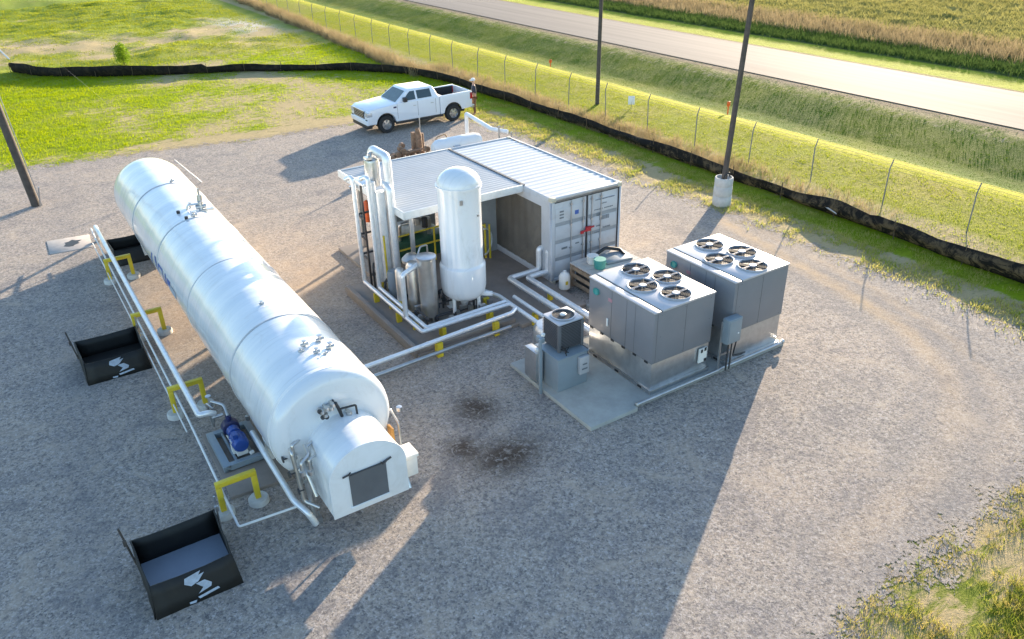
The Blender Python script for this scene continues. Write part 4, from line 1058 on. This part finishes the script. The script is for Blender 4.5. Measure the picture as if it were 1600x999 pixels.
# ------------------------------------------------------------------ tower piping cluster
TW = thing('vaporiser_tower', (8.1, 19.2, .1), 'tall cluster of silver clad columns rising left of the canopy', 'pipe tower')
m = MB(); m.tube(fillet([(8.30,19.05,.5),(8.30,19.05,3.92),(8.22,19.75,3.98),(8.2,19.9,3.6)], .14, 6), .12, 18); part(m, 'column', 'lag', TW)
m = MB(); m.tube(fillet([(8.02,19.02,.4),(8.02,19.02,3.05)], .1), .13, 18); part(m, 'column', 'lag', TW)
m = MB(); m.tube(fillet([(8.20,18.8,.4),(8.20,18.8,3.12),(8.2,19.1,3.2)], .1), .10, 16); part(m, 'column', 'lag', TW)
m = MB(); m.tube([(7.86,19.15,.4),(7.86,19.15,3.30)], .085, 14); part(m, 'column', 'lag', TW)
m = MB(); m.lathe([(.2,3.1),(.21,3.15),(.21,3.72),(.19,3.8),(.08,3.84),(0,3.84)], (8.04,19.45,0), seg=24); part(m, 'top_drum', 'galv', TW)
m = MB(); m.tube([(7.98,19.4,3.84),(7.95,19.35,4.0)], .03, 8); m.tube([(8.05,19.5,3.84),(8.1,19.6,3.94)], .04, 8); m.box(7.85,8.02,19.3,19.5,3.84,3.9); part(m, 'top_valve', 'steel', TW)
m = MB(); m.box(7.62,7.95,19.2,19.9,3.18,3.26); part(m, 'top_duct', 'lag', TW, .02)
m = MB()
for (x, y) in ((7.72,19.6),(7.72,20.1),(8.3,20.1)): m.box(x-.025,x+.025,y-.025,y+.025,.1,3.1)
for z in (.9, 1.5, 2.1): m.box(7.7,8.3,20.08,20.12,z,z+.05); m.box(7.7,7.74,19.6,20.1,z,z+.05)
part(m, 'frame', 'dark', TW)
m = MB(); m.lathe([(0,1.5),(.1,1.52),(.1,2.1),(.05,2.16),(0,2.16)], (8.35,20.9,0), seg=16); part(m, 'orange_cylinder', 'orange', TW)
m = MB(); m.tube([(7.86,18.72,.1),(7.86,18.72,1.9)], .03, 8); m.tube([(7.95,19.3,.1),(7.95,19.3,.6)], .05, 8); part(m, 'yellow_post', 'yellow', TW)
m = MB(); rnd = random.Random(11)
for k in range(10):
    x = 7.7+rnd.random()*.7; y = 18.5+rnd.random()*.9; z = .12+rnd.random()*.35
    m.tube(fillet([(x,y,.12),(x,y,z+.25),(x+.2*rnd.random(),y+.25,z+.3)], .05), .02+.02*rnd.random(), 8); m.lathe([(0,-.04),(.06,-.03),(.06,.03),(0,.04)], (x,y,z+.1), 'Z', 10)
part(m, 'valve_manifold', 'dark', TW)
m = MB(); m.lathe([(.16,.12),(.17,.2),(.17,.85),(.14,.95),(0,.97)], (7.93,18.5,0), seg=18); part(m, 'blue_grey_pot', 'boxgrey', TW)
# vent pipes
for (x, y, xt, yt, h, e, lab) in ((7.42,19.35,7.42,19.35,3.42,15.85,'outer silver clad riser pipe left of the tower, running down and along the skid edge'),(7.60,18.75,7.60,18.75,3.55,15.97,'inner silver clad riser pipe next to the tower, running along inside the outer one')):
    m = MB(); xe = 10.02
    o_ = .0 if e < 15.9 else .16
    m.tube(fillet([(x-.1,y+.28,h-.08),(x,y+.16,h),(x,y,h),(x,y,.42),(x,e+.0,.42),(xe,e+o_*.4,.42)], .07, 5), .058, 14); bands(m, (x,y,.5), (x,y,h-.1), .058, .8); bands(m, (x,y-.1,.42), (x,e+.1,.42), .058, .8); bands(m, (x+.1,e,.42), (xe,e+o_*.4,.42), .058, .8)
    t = thing('riser_pipe', (x, y, .1), lab, 'pipe', 'silver clad riser pipes'); part(m, 'cladding', 'lag', t)
    boxes(t, 'pipe_foot', 'yellow', [(x-.07,x+.07,yy-.04,yy+.04,.1,.36) for yy in ((17.2, 18.6) if e < 15.9 else (16.6, 18.0))]+[(xx-.05,xx+.05,e-.07,e+.03,.1,.36) for xx in (8.0, 9.4)])
# columns / filters on skid
t = thing('filter_column', (8.13,16.75,.1), 'tall stainless column with flat blue reflecting lid in front of the vessel', 'column')
m = MB(); m.lathe([(.235,.25),(.235,1.86)], (8.16,16.85,0), seg=36); part(m, 'column_shell', 'steel', t)
m = MB(); m.lathe([(.25,1.86),(.26,1.87),(.26,1.915),(.245,1.92),(0,1.921)], (8.16,16.85,0), seg=36); part(m, 'lid', 'galv', t)
m = MB()
for a in (30,150,270): m.tube([(8.16+.18*math.cos(R(a)),16.85+.18*math.sin(R(a)),.1),(8.16+.18*math.cos(R(a)),16.85+.18*math.sin(R(a)),.3)], .03, 8)
part(m, 'leg', 'steel', t)
t = thing('filter_column', (7.95,17.45,.1), 'slim stainless filter column half hidden behind the blue lidded one', 'column')
m = MB(); m.lathe([(.17,.2),(.17,1.50),(.12,1.58),(0,1.6)], (8.02,17.42,0), seg=28); m.lathe([(.13,.2),(.13,1.3),(.08,1.36),(0,1.37)], (7.78,17.7,0), seg=24); part(m, 'column_shell', 'steel', t)
t = thing('riser_loop', (7.6,17.1,.4), 'silver clad pipe rising from the skid edge and bending into the blue lidded column', 'pipe')
m = MB(); m.tube(fillet([(7.42,16.75,.42),(7.42,16.75,1.62),(8.02,17.0,1.68)], .1, 5), .065, 14); part(m, 'cladding', 'lag', t)
t = thing('filter_housing', (8.3,18.2,.1), 'round topped grey filter housing with a small pipe handle behind the columns', 'filter')
m = MB(); m.lathe([(.15,.2),(.15,1.28),(.2,1.30),(.26,1.32),(.26,1.40),(.22,1.44),(.14,1.52),(0,1.55)], (8.28,18.0,0), seg=28); part(m, 'housing', 'steel', t)
m = MB(); m.tube(fillet([(8.5,18.05,1.42),(8.62,18.1,1.62),(8.82,18.1,1.62),(8.82,18.1,1.2)], .05), .025, 8); m.tube([(8.5,18.0,1.35),(8.85,18.0,1.3)], .05, 10); part(m, 'outlet_pipe', 'steel', t)
m = MB(); rnd = random.Random(21)
t = thing('valve_manifold', (8.6,16.6,.1), 'tangle of dark valves and small pipes on the skid between the columns and vessel', 'valves')
for k in range(26):
    x = 7.75+rnd.random()*2.0; y = 16.15+rnd.random()*1.9; z = .12+rnd.random()*.3; l = rnd.random()*.5
    m.tube(fillet([(x,y,.12),(x,y,z+.15),(x+(l if k % 2 else 0),y+(0 if k % 2 else l),z+.15)], .04), .018+.02*rnd.random(), 8)
    m.lathe([(0,-.04),(.055,-.03),(.055,.03),(0,.04)], (x,y,z+.08), 'Z', 10)
part(m, 'small_pipe', 'dark', t)
m = MB()
for k in range(14):
    x = 7.8+rnd.random()*1.9; y = 16.1+rnd.random()*1.6; z = .15+rnd.random()*.3; m.box(x,x+.08+.1*rnd.random(),y,y+.1,z,z+.12)
part(m, 'fitting', 'galv', t)
m = MB(); m.box(9.62,9.78,16.5,16.6,.12,.4); m.box(7.62,7.7,17.5,17.7,.12,.45); m.lathe([(0,-.04),(.08,-.03),(.08,.03),(0,.04)], (9.5,16.2,.3), 'Z', 12); part(m, 'yellow_handle', 'yellow', t)
# crossing pipes from tank to skid
t = thing('transfer_pipe', (7.6,15.2,.3), 'upper silver clad pipe running from the tank along the skid front', 'pipe', 'pipes between tank and skid')
m = MB(); m.tube(fillet([(4.75,15.02,.45),(9.75,15.35,.45),(9.95,15.5,.45)], .05), .058, 12); bands(m, (4.75,15.02,.45), (9.7,15.35,.45), .058); part(m, 'cladding', 'lag', t)
boxes(t, 'pipe_foot', 'yellow', [(7.45,7.60,15.12,15.28,.0,.39), (9.15,9.28,15.22,15.36,.0,.39)])
t = thing('transfer_pipe', (6.3,15,.1), 'lower dull grey pipe near the gravel between tank and skid', 'pipe', 'pipes between tank and skid')
m = MB(); m.tube([(4.8,14.98,.16),(7.3,15.12,.16),(9.6,15.2,.16)], .05, 12); part(m, 'cladding', 'galv', t)
t = thing('condenser_supply_pipe', (10.1,15.4,.3), 'silver clad pipe from the skid corner to the small condenser, left one of its pair', 'pipe', 'clad pipes to the condensers')
m = MB(); m.tube(fillet([(9.6,17.6,.42),(10.02,16.4,.42),(10.02,13.4,.42),(9.8,13.05,.42)], .08), .06, 12); part(m, 'cladding', 'lag', t)
t = thing('condenser_supply_pipe', (10.4,15.4,.3), 'silver clad pipe to the small condenser, right one of its pair', 'pipe', 'clad pipes to the condensers')
m = MB(); m.tube([(10.33,16.15,.42),(10.33,13.5,.42),(10.2,13.2,.42)], .055, 12); part(m, 'cladding', 'lag', t)
m = MB(); m.box(10.26,10.4,15.1,15.2,.0,.36); part(m, 'pipe_foot', 'yellow', t)
for i, (x, y, xx) in enumerate(((10.93,17.32,12.0),(11.38,17.06,12.14))):
    t = thing('container_pipe', (x, y, .3), ('zigzag clad pipe pair from the container corner, the outer longer pipe', 'zigzag clad pipe from the container corner, the inner shorter pipe')[i], 'pipe', 'clad zigzag pipes')
    m = MB(); m.tube(fillet([(xx+.18,y+.02,.98),(xx-.05,y,1.0),(xx-.05,y,.34),(x,y,.34),(x,13.3,.34)], .1, 5), .082, 14); bands(m, (x,y-.15,.34), (x,13.4,.34), .082, .8); part(m, 'cladding', 'lag', t)
    if i: boxes(t, 'pipe_foot', 'yellow', [(x-.06,x+.06,15.9,16.0,.1,.29), (x-.06,x+.06,14.5,14.6,.1,.29)])
# crate with things beside the doors
t = thing('pallet_crate', (12.95,15.9,.0), 'wooden crate table in front of the container doors', 'crate')
m = MB(); 
for (x, y) in ((12.5,15.45),(14.15,15.45),(12.5,16.45),(14.15,16.45)): m.box(x-.05,x+.05,y-.05,y+.05,0,.72)
for z in (.1,.32,.54): m.box(12.47,12.49,15.5,16.4,z,z+.12); m.box(12.55,14.1,15.42,15.44,z,z+.12)
part(m, 'crate_frame', 'wood', t)
m = MB()
for k in range(6): m.box(12.42,14.22,15.38+k*.185,15.38+k*.185+.172,.72,.755)
part(m, 'top_boards', 'cardboard', t)
m = MB(); m.box(12.56,14.08,15.56,16.36,.05,.5); part(m, 'contents', 'dark', t, .02)
m = MB(); m.lathe([(.13,0),(.15,.02),(.17,.26),(.175,.28),(0,.281)], (12.86,15.68,.755), seg=20); single(m, 'teal_bucket', 'teal', 'teal tub on the crate beside the white one', 'tub')
m = MB(); m.lathe([(.13,0),(.15,.02),(.16,.22),(.17,.24),(0,.245)], (12.9,16.05,.755), seg=20); single(m, 'white_tub', 'plastic', 'white tub on the crate behind the teal tub', 'tub')
m = MB(); m.prism([(13.15,15.7),(14.0,15.6),(14.1,16.1),(13.5,16.3),(13.1,16.15)], .755, .83, 'XY'); single(m, 'folded_tarp', 'boxgrey', 'folded grey sheet lying on the crate', 'tarp', bevel=.02)
m = MB(); m.tube(fillet([(13.1,16.3,.8),(13.6,16.35,.95),(14.0,16.2,.85),(13.9,15.9,.84)], .1), .05, 10); single(m, 'black_bag', 'black', 'black rolled bag at the back of the crate', 'bag')
t = thing('white_jug', (12.1,16.3,.1), 'white plastic jug with a yellow mark beside the container corner', 'jug')
m = MB(); m.lathe([(.14,0.1),(.16,.12),(.16,.48),(.12,.56),(.05,.60),(.05,.64),(0,.641)], (12.12,16.3,0), seg=20); part(m, 'jug_body', 'plastic', t)
m = MB(); m.box(12.04,12.12,16.13,16.142,.28,.38); part(m, 'jug_label', 'yellow', t)

# ------------------------------------------------------------------ equipment behind the canopy
t = thing('unloading_manifold', (14.6,30.0,0), 'rusty brown valve stand and fittings behind the canopy', 'valves')
rnd = random.Random(31); m = MB()
m.tube([(14.75,30.3,0),(14.75,30.3,.9),(14.7,30.25,1.25)], [.16,.15,.07], 12); m.tube([(14.95,30.4,0),(14.95,30.4,.95)], .1, 10); m.box(14.5,14.66,30.3,30.5,.3,1.05)
for k in range(12):
    x = 13.2+rnd.random()*1.6; y = 29.6+rnd.random()*1.0; z = .15+rnd.random()*.45
    m.tube([(x,y,0),(x,y,z)], .05, 8); m.lathe([(0,-.1),(.12,-.08),(.12,.08),(0,.1)], (x,y,z), 'Y', 12)
m.tube([(13.2,29.9,.35),(14.8,30.1,.35)], .07, 10); part(m, 'rusty_fitting', 'rust', t)
m = MB(); m.tube([(14.9,30.4,.95),(14.92,30.4,1.6)], .025, 8); part(m, 'mast', 'galv', t)
t = thing('white_tank_trailer', (15.8,29,0), 'low white horizontal cylinder behind the canopy roof', 'cylinder')
m = MB(); m.lathe([(0,14.7),(.2,14.75),(.34,14.95),(.36,15.2),(.36,16.7),(.3,16.95),(0,17.05)], (0,29.0,.62), 'X', 28); part(m, 'cylinder_shell', 'white', t)
m = MB(); m.lathe([(0,15.5),(.1,15.52),(.1,15.8),(0,15.82)], (0,28.62,.62), 'X', 12); m.box(15.0,15.1,28.8,29.2,0,.4); m.box(16.4,16.5,28.8,29.2,0,.4); part(m, 'support', 'galv', t)
m = MB(); m.tube(fillet([(15.1,29.8,0),(15.4,29.9,.8),(15.9,30,.85),(16.2,30.3,.2)], .1), .03, 8); m.lathe([(0,0),(.2,.02),(.25,.2),(.1,.4),(0,.42)], (16.1,30.4,0), seg=14); single(m, 'hose_bracket', 'wood', 'pale tan hose bent over a stand in front of the truck', 'hose')
m = MB(); m.lathe([(.3,0),(.32,.25),(.2,.36),(0,.38)], (16.9,30.3,0), seg=20); single(m, 'white_drum', 'plastic', 'low white drum beside the tan hose behind the canopy', 'drum')
t = thing('gooseneck_pipe', (17.4,30.9,0), 'white pipe rising behind the canopy and sloping down to the right', 'pipe')
m = MB(); m.tube(fillet([(17.35,30.7,0),(17.35,30.7,1.35),(17.0,28.0,1.3),(17.4,27.4,1.25)], .1, 5), .085, 14); part(m, 'pipe_run', 'white', t)
m = MB(); m.tube([(17.5,27.3,0),(17.5,27.3,1.25)], .03, 8); m.tube([(17.1,27.6,0),(17.1,27.6,1.5)], .035, 8); part(m, 'stand', 'galv', t)

# ------------------------------------------------------------------ pickup truck
def truck():
    t = thing('pickup_truck', (14.3, 35.42, 0), 'white crew cab pickup truck parked on the gravel edge behind the canopy', 'pickup truck', s=.95)
    hw = 1.0
    def archpts(cx, r, z0, n=10, rev=False):
        p = [(cx+r*math.cos(a), .44+r*math.sin(a)) for a in [PI-(PI+2*.0)*k/n for k in range(n+1)]]
        return p
    fa, ra = .98, 4.73
    # front clip + cab lower, side profile with wheel arch
    prof = [(0.05,.52),(0.0,.62),(0.0,.98),(.06,1.16),(.2,1.24),(.9,1.31),(1.62,1.38),(3.97,1.40),(3.97,.48),(1.55,.48)]
    ar = [(fa+.52*math.cos(a), .46+.52*math.sin(a)) for a in [PI*k/12 for k in range(13)]]
    ar = [q for q in ar if q[1] >= .44]
    prof = prof[:-1]+[(fa+.52,.48)]+ar[1:-1]+[(fa-.52,.50)]
    m = MB(); m.prism(prof, -hw, hw); body = part(m, 'body', 'carpaint', t, .045, 3, local=True)
    # inner wheel housing
    for cx, nm in ((fa, 0), (ra, 1)):
        m = MB(); m.prism([(cx-.5,.45),(cx-.5,.95),(cx+.5,.95),(cx+.5,.45)], -.72, .72); part(m, 'wheel_housing', 'black', t, local=True)
    # bed
    m = MB()
    pr = [(3.99,1.38),(5.80,1.42),(5.86,1.38),(5.84,.62),(5.3,.58)]
    ar2 = [(ra+.52*math.cos(a), .46+.52*math.sin(a)) for a in [PI*k/12 for k in range(13)]]
    pr = [(3.99,1.38),(5.80,1.42),(5.86,1.38),(5.84,.60),(ra+.52,.55)]+ar2[1:-1]+[(ra-.52,.50),(3.99,.48)]
    m.prism(pr, -hw, -hw+.10); part(m, 'bed_side', 'carpaint', t, .02, 2, local=True)
    m = MB(); m.prism(pr, hw-.10, hw); part(m, 'bed_side', 'carpaint', t, .02, 2, local=True)
    m = MB(); m.box(4.0,5.8,-hw+.1,hw-.1,.78,.86); m.box(3.99,4.03,-hw+.1,hw-.1,.86,1.36); m.box(4.0,5.75,-hw+.1,-hw+.115,.86,1.36); m.box(4.0,5.75,hw-.115,hw-.1,.86,1.36); part(m, 'bed_liner', 'black', t, local=True)
    m = MB(); m.box(5.78,5.85,-hw+.11,hw-.11,.66,1.40); part(m, 'tailgate', 'carpaint', t, .015, local=True)
    m = MB(); m.box(4.1,4.5,-.5,.3,.87,1.22); part(m, 'bed_cargo', 'plastic', t, .02, local=True)
    # cab
    B = [(1.55,-.96),(3.97,-.96),(3.97,.96),(1.55,.96)]; Tt = [(2.32,-.76),(3.72,-.76),(3.72,.76),(2.32,.76)]
    zb, ztp = 1.36, 1.90
    m = MB(); v = [(x,y,zb) for x,y in B]+[(x,y,ztp) for x,y in Tt]
    m.add(v, [(0,3,2,1),(4,5,6,7),(0,1,5,4),(1,2,6,5),(2,3,7,6),(3,0,4,7)]); part(m, 'cab', 'carpaint', t, .07, 3, local=True)
    def side(u, v_, s, e=.006):   # point on the slanted side, u in x (world-ish), v 0..1 up
        y = s*((.96+(.76-.96)*v_)+e)
        return (u, y, zb+(ztp-zb)*v_)
    def glass(poly, s, nm='side_window'):
        m = MB(); P = [side(a, b, s, .008) for a, b in poly]; m.add(P, [tuple(range(len(P)))]); part(m, nm, 'glass', t, local=True)
    for s in (-1, 1):
        glass([(1.92,.10),(2.66,.12),(2.66,.84),(2.42,.84),(2.30,.70)], s); glass([(2.76,.12),(3.56,.14),(3.52,.84),(2.76,.84)], s)
        m = MB(); m.box(1.95,2.14,s*1.02-.09 if s < 0 else s*1.02-.12, s*1.02+.12 if s < 0 else s*1.02+.09,1.38,1.60); part(m, 'mirror', 'black', t, .03, local=True)
        m = MB()
        for x in (1.6, 2.72, 3.72): m.box(x, x+.012, s*hw-.004, s*hw+.004, .62, 1.33)
        part(m, 'door_seam', 'seam', t, local=True)
        m = MB()
        for x in (2.48, 3.45): m.box(x, x+.16, s*hw-.01, s*hw+.018, 1.12, 1.16)
        part(m, 'door_handle', 'chrome', t, .005, local=True)
        m = MB(); m.box(1.5,4.15,s*.93-.05,s*.93+.05,.36,.48); part(m, 'side_step', 'black', t, .01, local=True)
        m = MB(); y0 = -hw-.006 if s < 0 else hw-.28; m.box(-.015,.26,y0,y0+.286,.90,1.13); part(m, 'headlight', 'lamp', t, .03, local=True)
        m = MB(); y0 = -hw-.006 if s < 0 else hw-.12; m.box(5.72,5.87,y0,y0+.126,1.0,1.34); part(m, 'tail_light', 'redlamp', t, .02, local=True)
        m = MB(); m.box(-.03,.03,s*.84-.1,s*.84+.1,.56,.78); part(m, 'fog_lamp', 'black', t, .02, local=True)
        for cx in (fa, ra):
            w_ = MB(); prf = [(.24,-.14),(.40,-.14),(.425,-.10),(.43,0),(.425,.10),(.40,.14),(.24,.14)]
            w_.lathe(prf, (cx, s*.86, .43), 'Y', 36, capa=False, capb=False)
            wh = part(w_, 'wheel', 'rubber', t, local=True)
            q = MB(); yo = s*.86+s*.10
            q.lathe([(.255,s*.86+s*.13),(.235,s*.86+s*.10),(.22,s*.86+s*.05),(0,s*.86+s*.05)], (cx, 0, .43), 'Y', 30, capa=False)
            for k in range(6):
                a = k*PI/3; c1, s1 = math.cos(a), math.sin(a)
                q.add([(cx+c1*.04-s1*.035, yo+s*.02, .43+s1*.04+c1*.035),(cx+c1*.04+s1*.035, yo+s*.02, .43+s1*.04-c1*.035),(cx+c1*.24+s1*.05, yo, .43+s1*.24-c1*.05),(cx+c1*.24-s1*.05, yo, .43+s1*.24+c1*.05)], [(0,1,2,3)])
            q.lathe([(.06,yo),(.05,yo+s*.03),(0,yo+s*.032)], (cx,0,.43), 'Y', 16, capa=False)
            part(q, 'rim', 'chrome', wh, local=True)
    # windscreen & rear window
    def front(u, v_, e=.009):
        x = 1.55+(2.32-1.55)*v_; hw_ = .96-.20*v_; return (x-e*.57, u*hw_, zb+(ztp-zb)*v_+e*.8)
    m = MB(); P = [front(-.86,.06), front(.86,.06), front(.84,.86), front(-.84,.86)]; m.add(P, [(0,1,2,3)]); part(m, 'windscreen', 'glassgreen', t, local=True)
    m = MB(); P = [(3.97-.25*v_+.008, u*(.96-.2*v_), zb+(ztp-zb)*v_) for u, v_ in ((-.7,.15),(.7,.15),(.7,.8),(-.7,.8))]; m.add(P, [(0,3,2,1)]); part(m, 'rear_window', 'glass', t, local=True)
    m = MB(); m.box(-.025,.02,-.62,.62,.78,1.14); part(m, 'grille', 'dark', t, .02, local=True)
    m = MB()
    for k in range(4): m.box(-.035,-.02,-.58,.58,.83+k*.08,.85+k*.08)
    m.box(-.04,.0,-.66,.66,1.13,1.17); part(m, 'grille_bar', 'chrome', t, local=True)
    m = MB(); m.box(-.05,.1,-hw+.01,hw-.01,.50,.74); part(m, 'front_bumper', 'carpaint', t, .04, 3, local=True)
    m = MB(); m.box(-.02,.25,-.9,.9,.32,.50); part(m, 'air_dam', 'black', t, .02, local=True)
    m = MB(); m.box(5.83,6.0,-hw+.03,hw-.03,.52,.70); part(m, 'rear_bumper', 'chrome', t, .03, local=True)
    m = MB(); m.box(.6,5.6,-.6,.6,.34,.52); m.tube([(fa,-.8,.43),(fa,.8,.43)], .06, 8); m.tube([(ra,-.8,.43),(ra,.8,.43)], .07, 8); part(m, 'underbody', 'black', t, local=True)
    m = MB(); m.box(1.40,1.56,-hw-.006,-hw+.0,1.16,1.24); part(m, 'fender_badge', 'darkblue', t, local=True)
    return t
truck()

# ------------------------------------------------------------------ person
def skin(name, verts, edges, rad, mat, parent, sub=2):
    me = bpy.data.meshes.new(name); me.from_pydata(verts, edges, []); me.materials.append(M[mat])
    o = bpy.data.objects.new(name, me); link(o, parent)
    sk = o.modifiers.new('skin', 'SKIN')
    for i, r_ in enumerate(rad): me.skin_vertices[0].data[i].radius = (r_, r_) if not isinstance(r_, tuple) else r_
    me.skin_vertices[0].data[0].use_root = True
    ss = o.modifiers.new('sub', 'SUBSURF'); ss.levels = sub; ss.render_levels = sub
    for p_ in me.polygons: p_.use_smooth = True
    sk.use_smooth_shade = True
    return o
p = thing('person', (20.25,34.95,0), 'person in a dark top, brown trousers and white cap standing behind the truck tailgate', 'person', rz=R(160))
# local frame: faces +X
me_ = bpy.data.meshes.new('tmp')
vb = [(0,0,.95),(0,0,1.15),(0,0,1.38),(0,0,1.5),(.01,0,1.58),(.02,0,1.68),(0,.17,1.42),(.03,.24,1.15),(.18,.2,.98),(.26,.17,.95),(0,-.17,1.42),(.02,-.25,1.15),(.16,-.22,.97),(.24,-.2,.94),(0,.09,.88),(.02,.1,.48),(0,.1,.08),(.12,.11,.04),(0,-.09,.88),(.0,-.11,.48),(-.04,-.12,.08),(.08,-.13,.04)]
eb = [(0,1),(1,2),(2,3),(3,4),(4,5),(2,6),(6,7),(7,8),(8,9),(2,10),(10,11),(11,12),(12,13),(0,14),(14,15),(15,16),(16,17),(0,18),(18,19),(19,20),(20,21)]
rb_ = [.12,.12,.13,.055,.065,.085,.06,.045,.035,.03,.06,.045,.035,.03,.085,.06,.045,.035,.085,.06,.045,.035]
skin('body', vb, eb, rb_, 'skin', p)
skin('shirt', [(0,0,.98),(0,0,1.15),(0,0,1.38),(0,0,1.46),(0,.17,1.42),(.02,.22,1.22),(.03,.24,1.12),(0,-.17,1.42),(.01,-.23,1.22),(.02,-.25,1.12)], [(0,1),(1,2),(2,3),(2,4),(4,5),(5,6),(2,7),(7,8),(8,9)], [.15,.15,.155,.08,.08,.065,.06,.08,.065,.06], 'shirt', p)
skin('trousers', [(0,0,.95),(0,.09,.86),(.02,.1,.48),(0,.1,.1),(0,-.09,.86),(0,-.11,.48),(-.04,-.12,.1)], [(0,1),(1,2),(2,3),(0,4),(4,5),(5,6)], [.14,.105,.08,.065,.105,.08,.065], 'pants', p)
m = MB(); m.lathe([(.108,1.70),(.108,1.74),(.085,1.80),(0,1.825)], (.02,0,0), seg=20); m.lathe([(.0,1.70),(.13,1.70),(.12,1.715),(0,1.72)], (.07,0,0), seg=20); part(m, 'cap', 'whitecap', p, local=True)
for s in (-1, 1):
    m = MB(); 
    for k in range(4): m.tube([(.25,s*.19+(-.03+k*.02),.945),(.30,s*.185+(-.03+k*.02),.93),(.32,s*.18+(-.03+k*.02),.90-.005*k)], .009, 6)
    m.tube([(.24,s*.16,.95),(.27,s*.14,.93),(.29,s*.14,.91)], .01, 6); part(m, 'hand', 'skin', p, local=True)
m = MB(); m.lathe([(0,-.02),(.012,-.012),(.012,.012),(0,.02)], (.11,0,1.665), 'Z', 8); m.box(.095,.11,-.025,.025,1.625,1.632)
for s in (-1,1): m.lathe([(0,-.008),(.01,0),(0,.008)], (.10,s*.032,1.69), 'Z', 8)
part(m, 'face', 'skin', p, local=True)

# ------------------------------------------------------------------ small things
def marker(x, y, h, label):
    t = thing('utility_marker', (x, y, tz(x, y)), label, 'marker', 'orange markers on the ditch edge')
    m = MB(); m.tube([(0,0,-.05),(0,0,h)], .03, 8); part(m, 'marker_post', 'orange', t, local=True)
    m = MB(); m.box(-.10,.10,-.02,.02,h*.62,h); part(m, 'marker_plate', 'orange', t, .01, local=True); return t
marker(30.1, 27.3, .62, 'orange utility marker stake nearest the dark slender pole')
marker(31.0, 43.5, .5, 'orange utility marker on the ditch edge left of the straight pole')
t = thing('white_sign', (26.67,30.5,tz(26.67,30.5)), 'small white sign plate standing in the mown grass', 'sign')
m = MB(); m.tube([(0,0,-.05),(0,0,.35)], .02, 6); part(m, 'sign_post', 'galv', t, local=True)
m = MB(); m.box(-.16,.16,-.015,.015,.2,.62); part(m, 'sign_plate', 'white', t, .01, local=True); t.rotation_euler = (0,0,R(-35))
t = thing('white_post', (1.2,68.5,tz(1.2,68.5)), 'white leaning post with a grey foot at the far left edge', 'post')
m = MB(); m.tube([(-.7,0,2.0),(.3,0,.7)], .16, 10); part(m, 'post_cover', 'white', t, local=True)
m = MB(); m.tube([(.3,0,.7),(.75,-.5,0)], .05, 8); m.tube([(-.2,0,1.2),(-.2,0,0)], .1, 8); part(m, 'post_foot', 'galv', t, local=True)
# shrub behind the silt fence
sb = thing('shrub', (8.2,60.6,0), 'small round light green shrub behind the black silt fence', 'shrub'); sb.scale = (.85, .85, .9)
vs, fs = [], []; rnd = random.Random(4)
for k in range(1500):
    a, b_, r_ = rnd.uniform(0, 2*PI), rnd.uniform(-.9, 1), rnd.random()**.4
    q = Vector((math.cos(a)*math.sqrt(1-b_*b_)*.62*r_, math.sin(a)*math.sqrt(1-b_*b_)*.62*r_, .85+b_*.85*r_))
    q.x *= 1-.35*max(0, b_); q.y *= 1-.35*max(0, b_)
    d1 = Vector((rnd.gauss(0,1), rnd.gauss(0,1), rnd.gauss(0,1))).normalized()*.09; d2 = Vector((rnd.gauss(0,1), rnd.gauss(0,1), rnd.gauss(0,1))).normalized()*.06
    o = len(vs); vs += [q-d1, q+d2, q+d1]; fs.append((o, o+1, o+2))
m = MB(); m.add(vs, fs); part(m, 'crown', 'shrub', sb, local=True)
m = MB(); m.tube([(0,0,-.05),(.02,0,.8)], [.05,.03], 8); part(m, 'trunk', 'bark', sb, local=True)
# torn silt fence flap
m = MB(); m.add([(22.74,15.85,.30),(22.72,15.6,.26),(22.7,15.35,.21),(22.74,15.4,.24),(22.76,15.75,.32)], [(0,1,2,3,4)])
o = single(m, 'torn_flap', 'cardboard', 'pale torn strip hanging on the face of the silt fence', 'plastic strip'); sm = o.modifiers.new('s', 'SOLIDIFY'); sm.thickness = .01
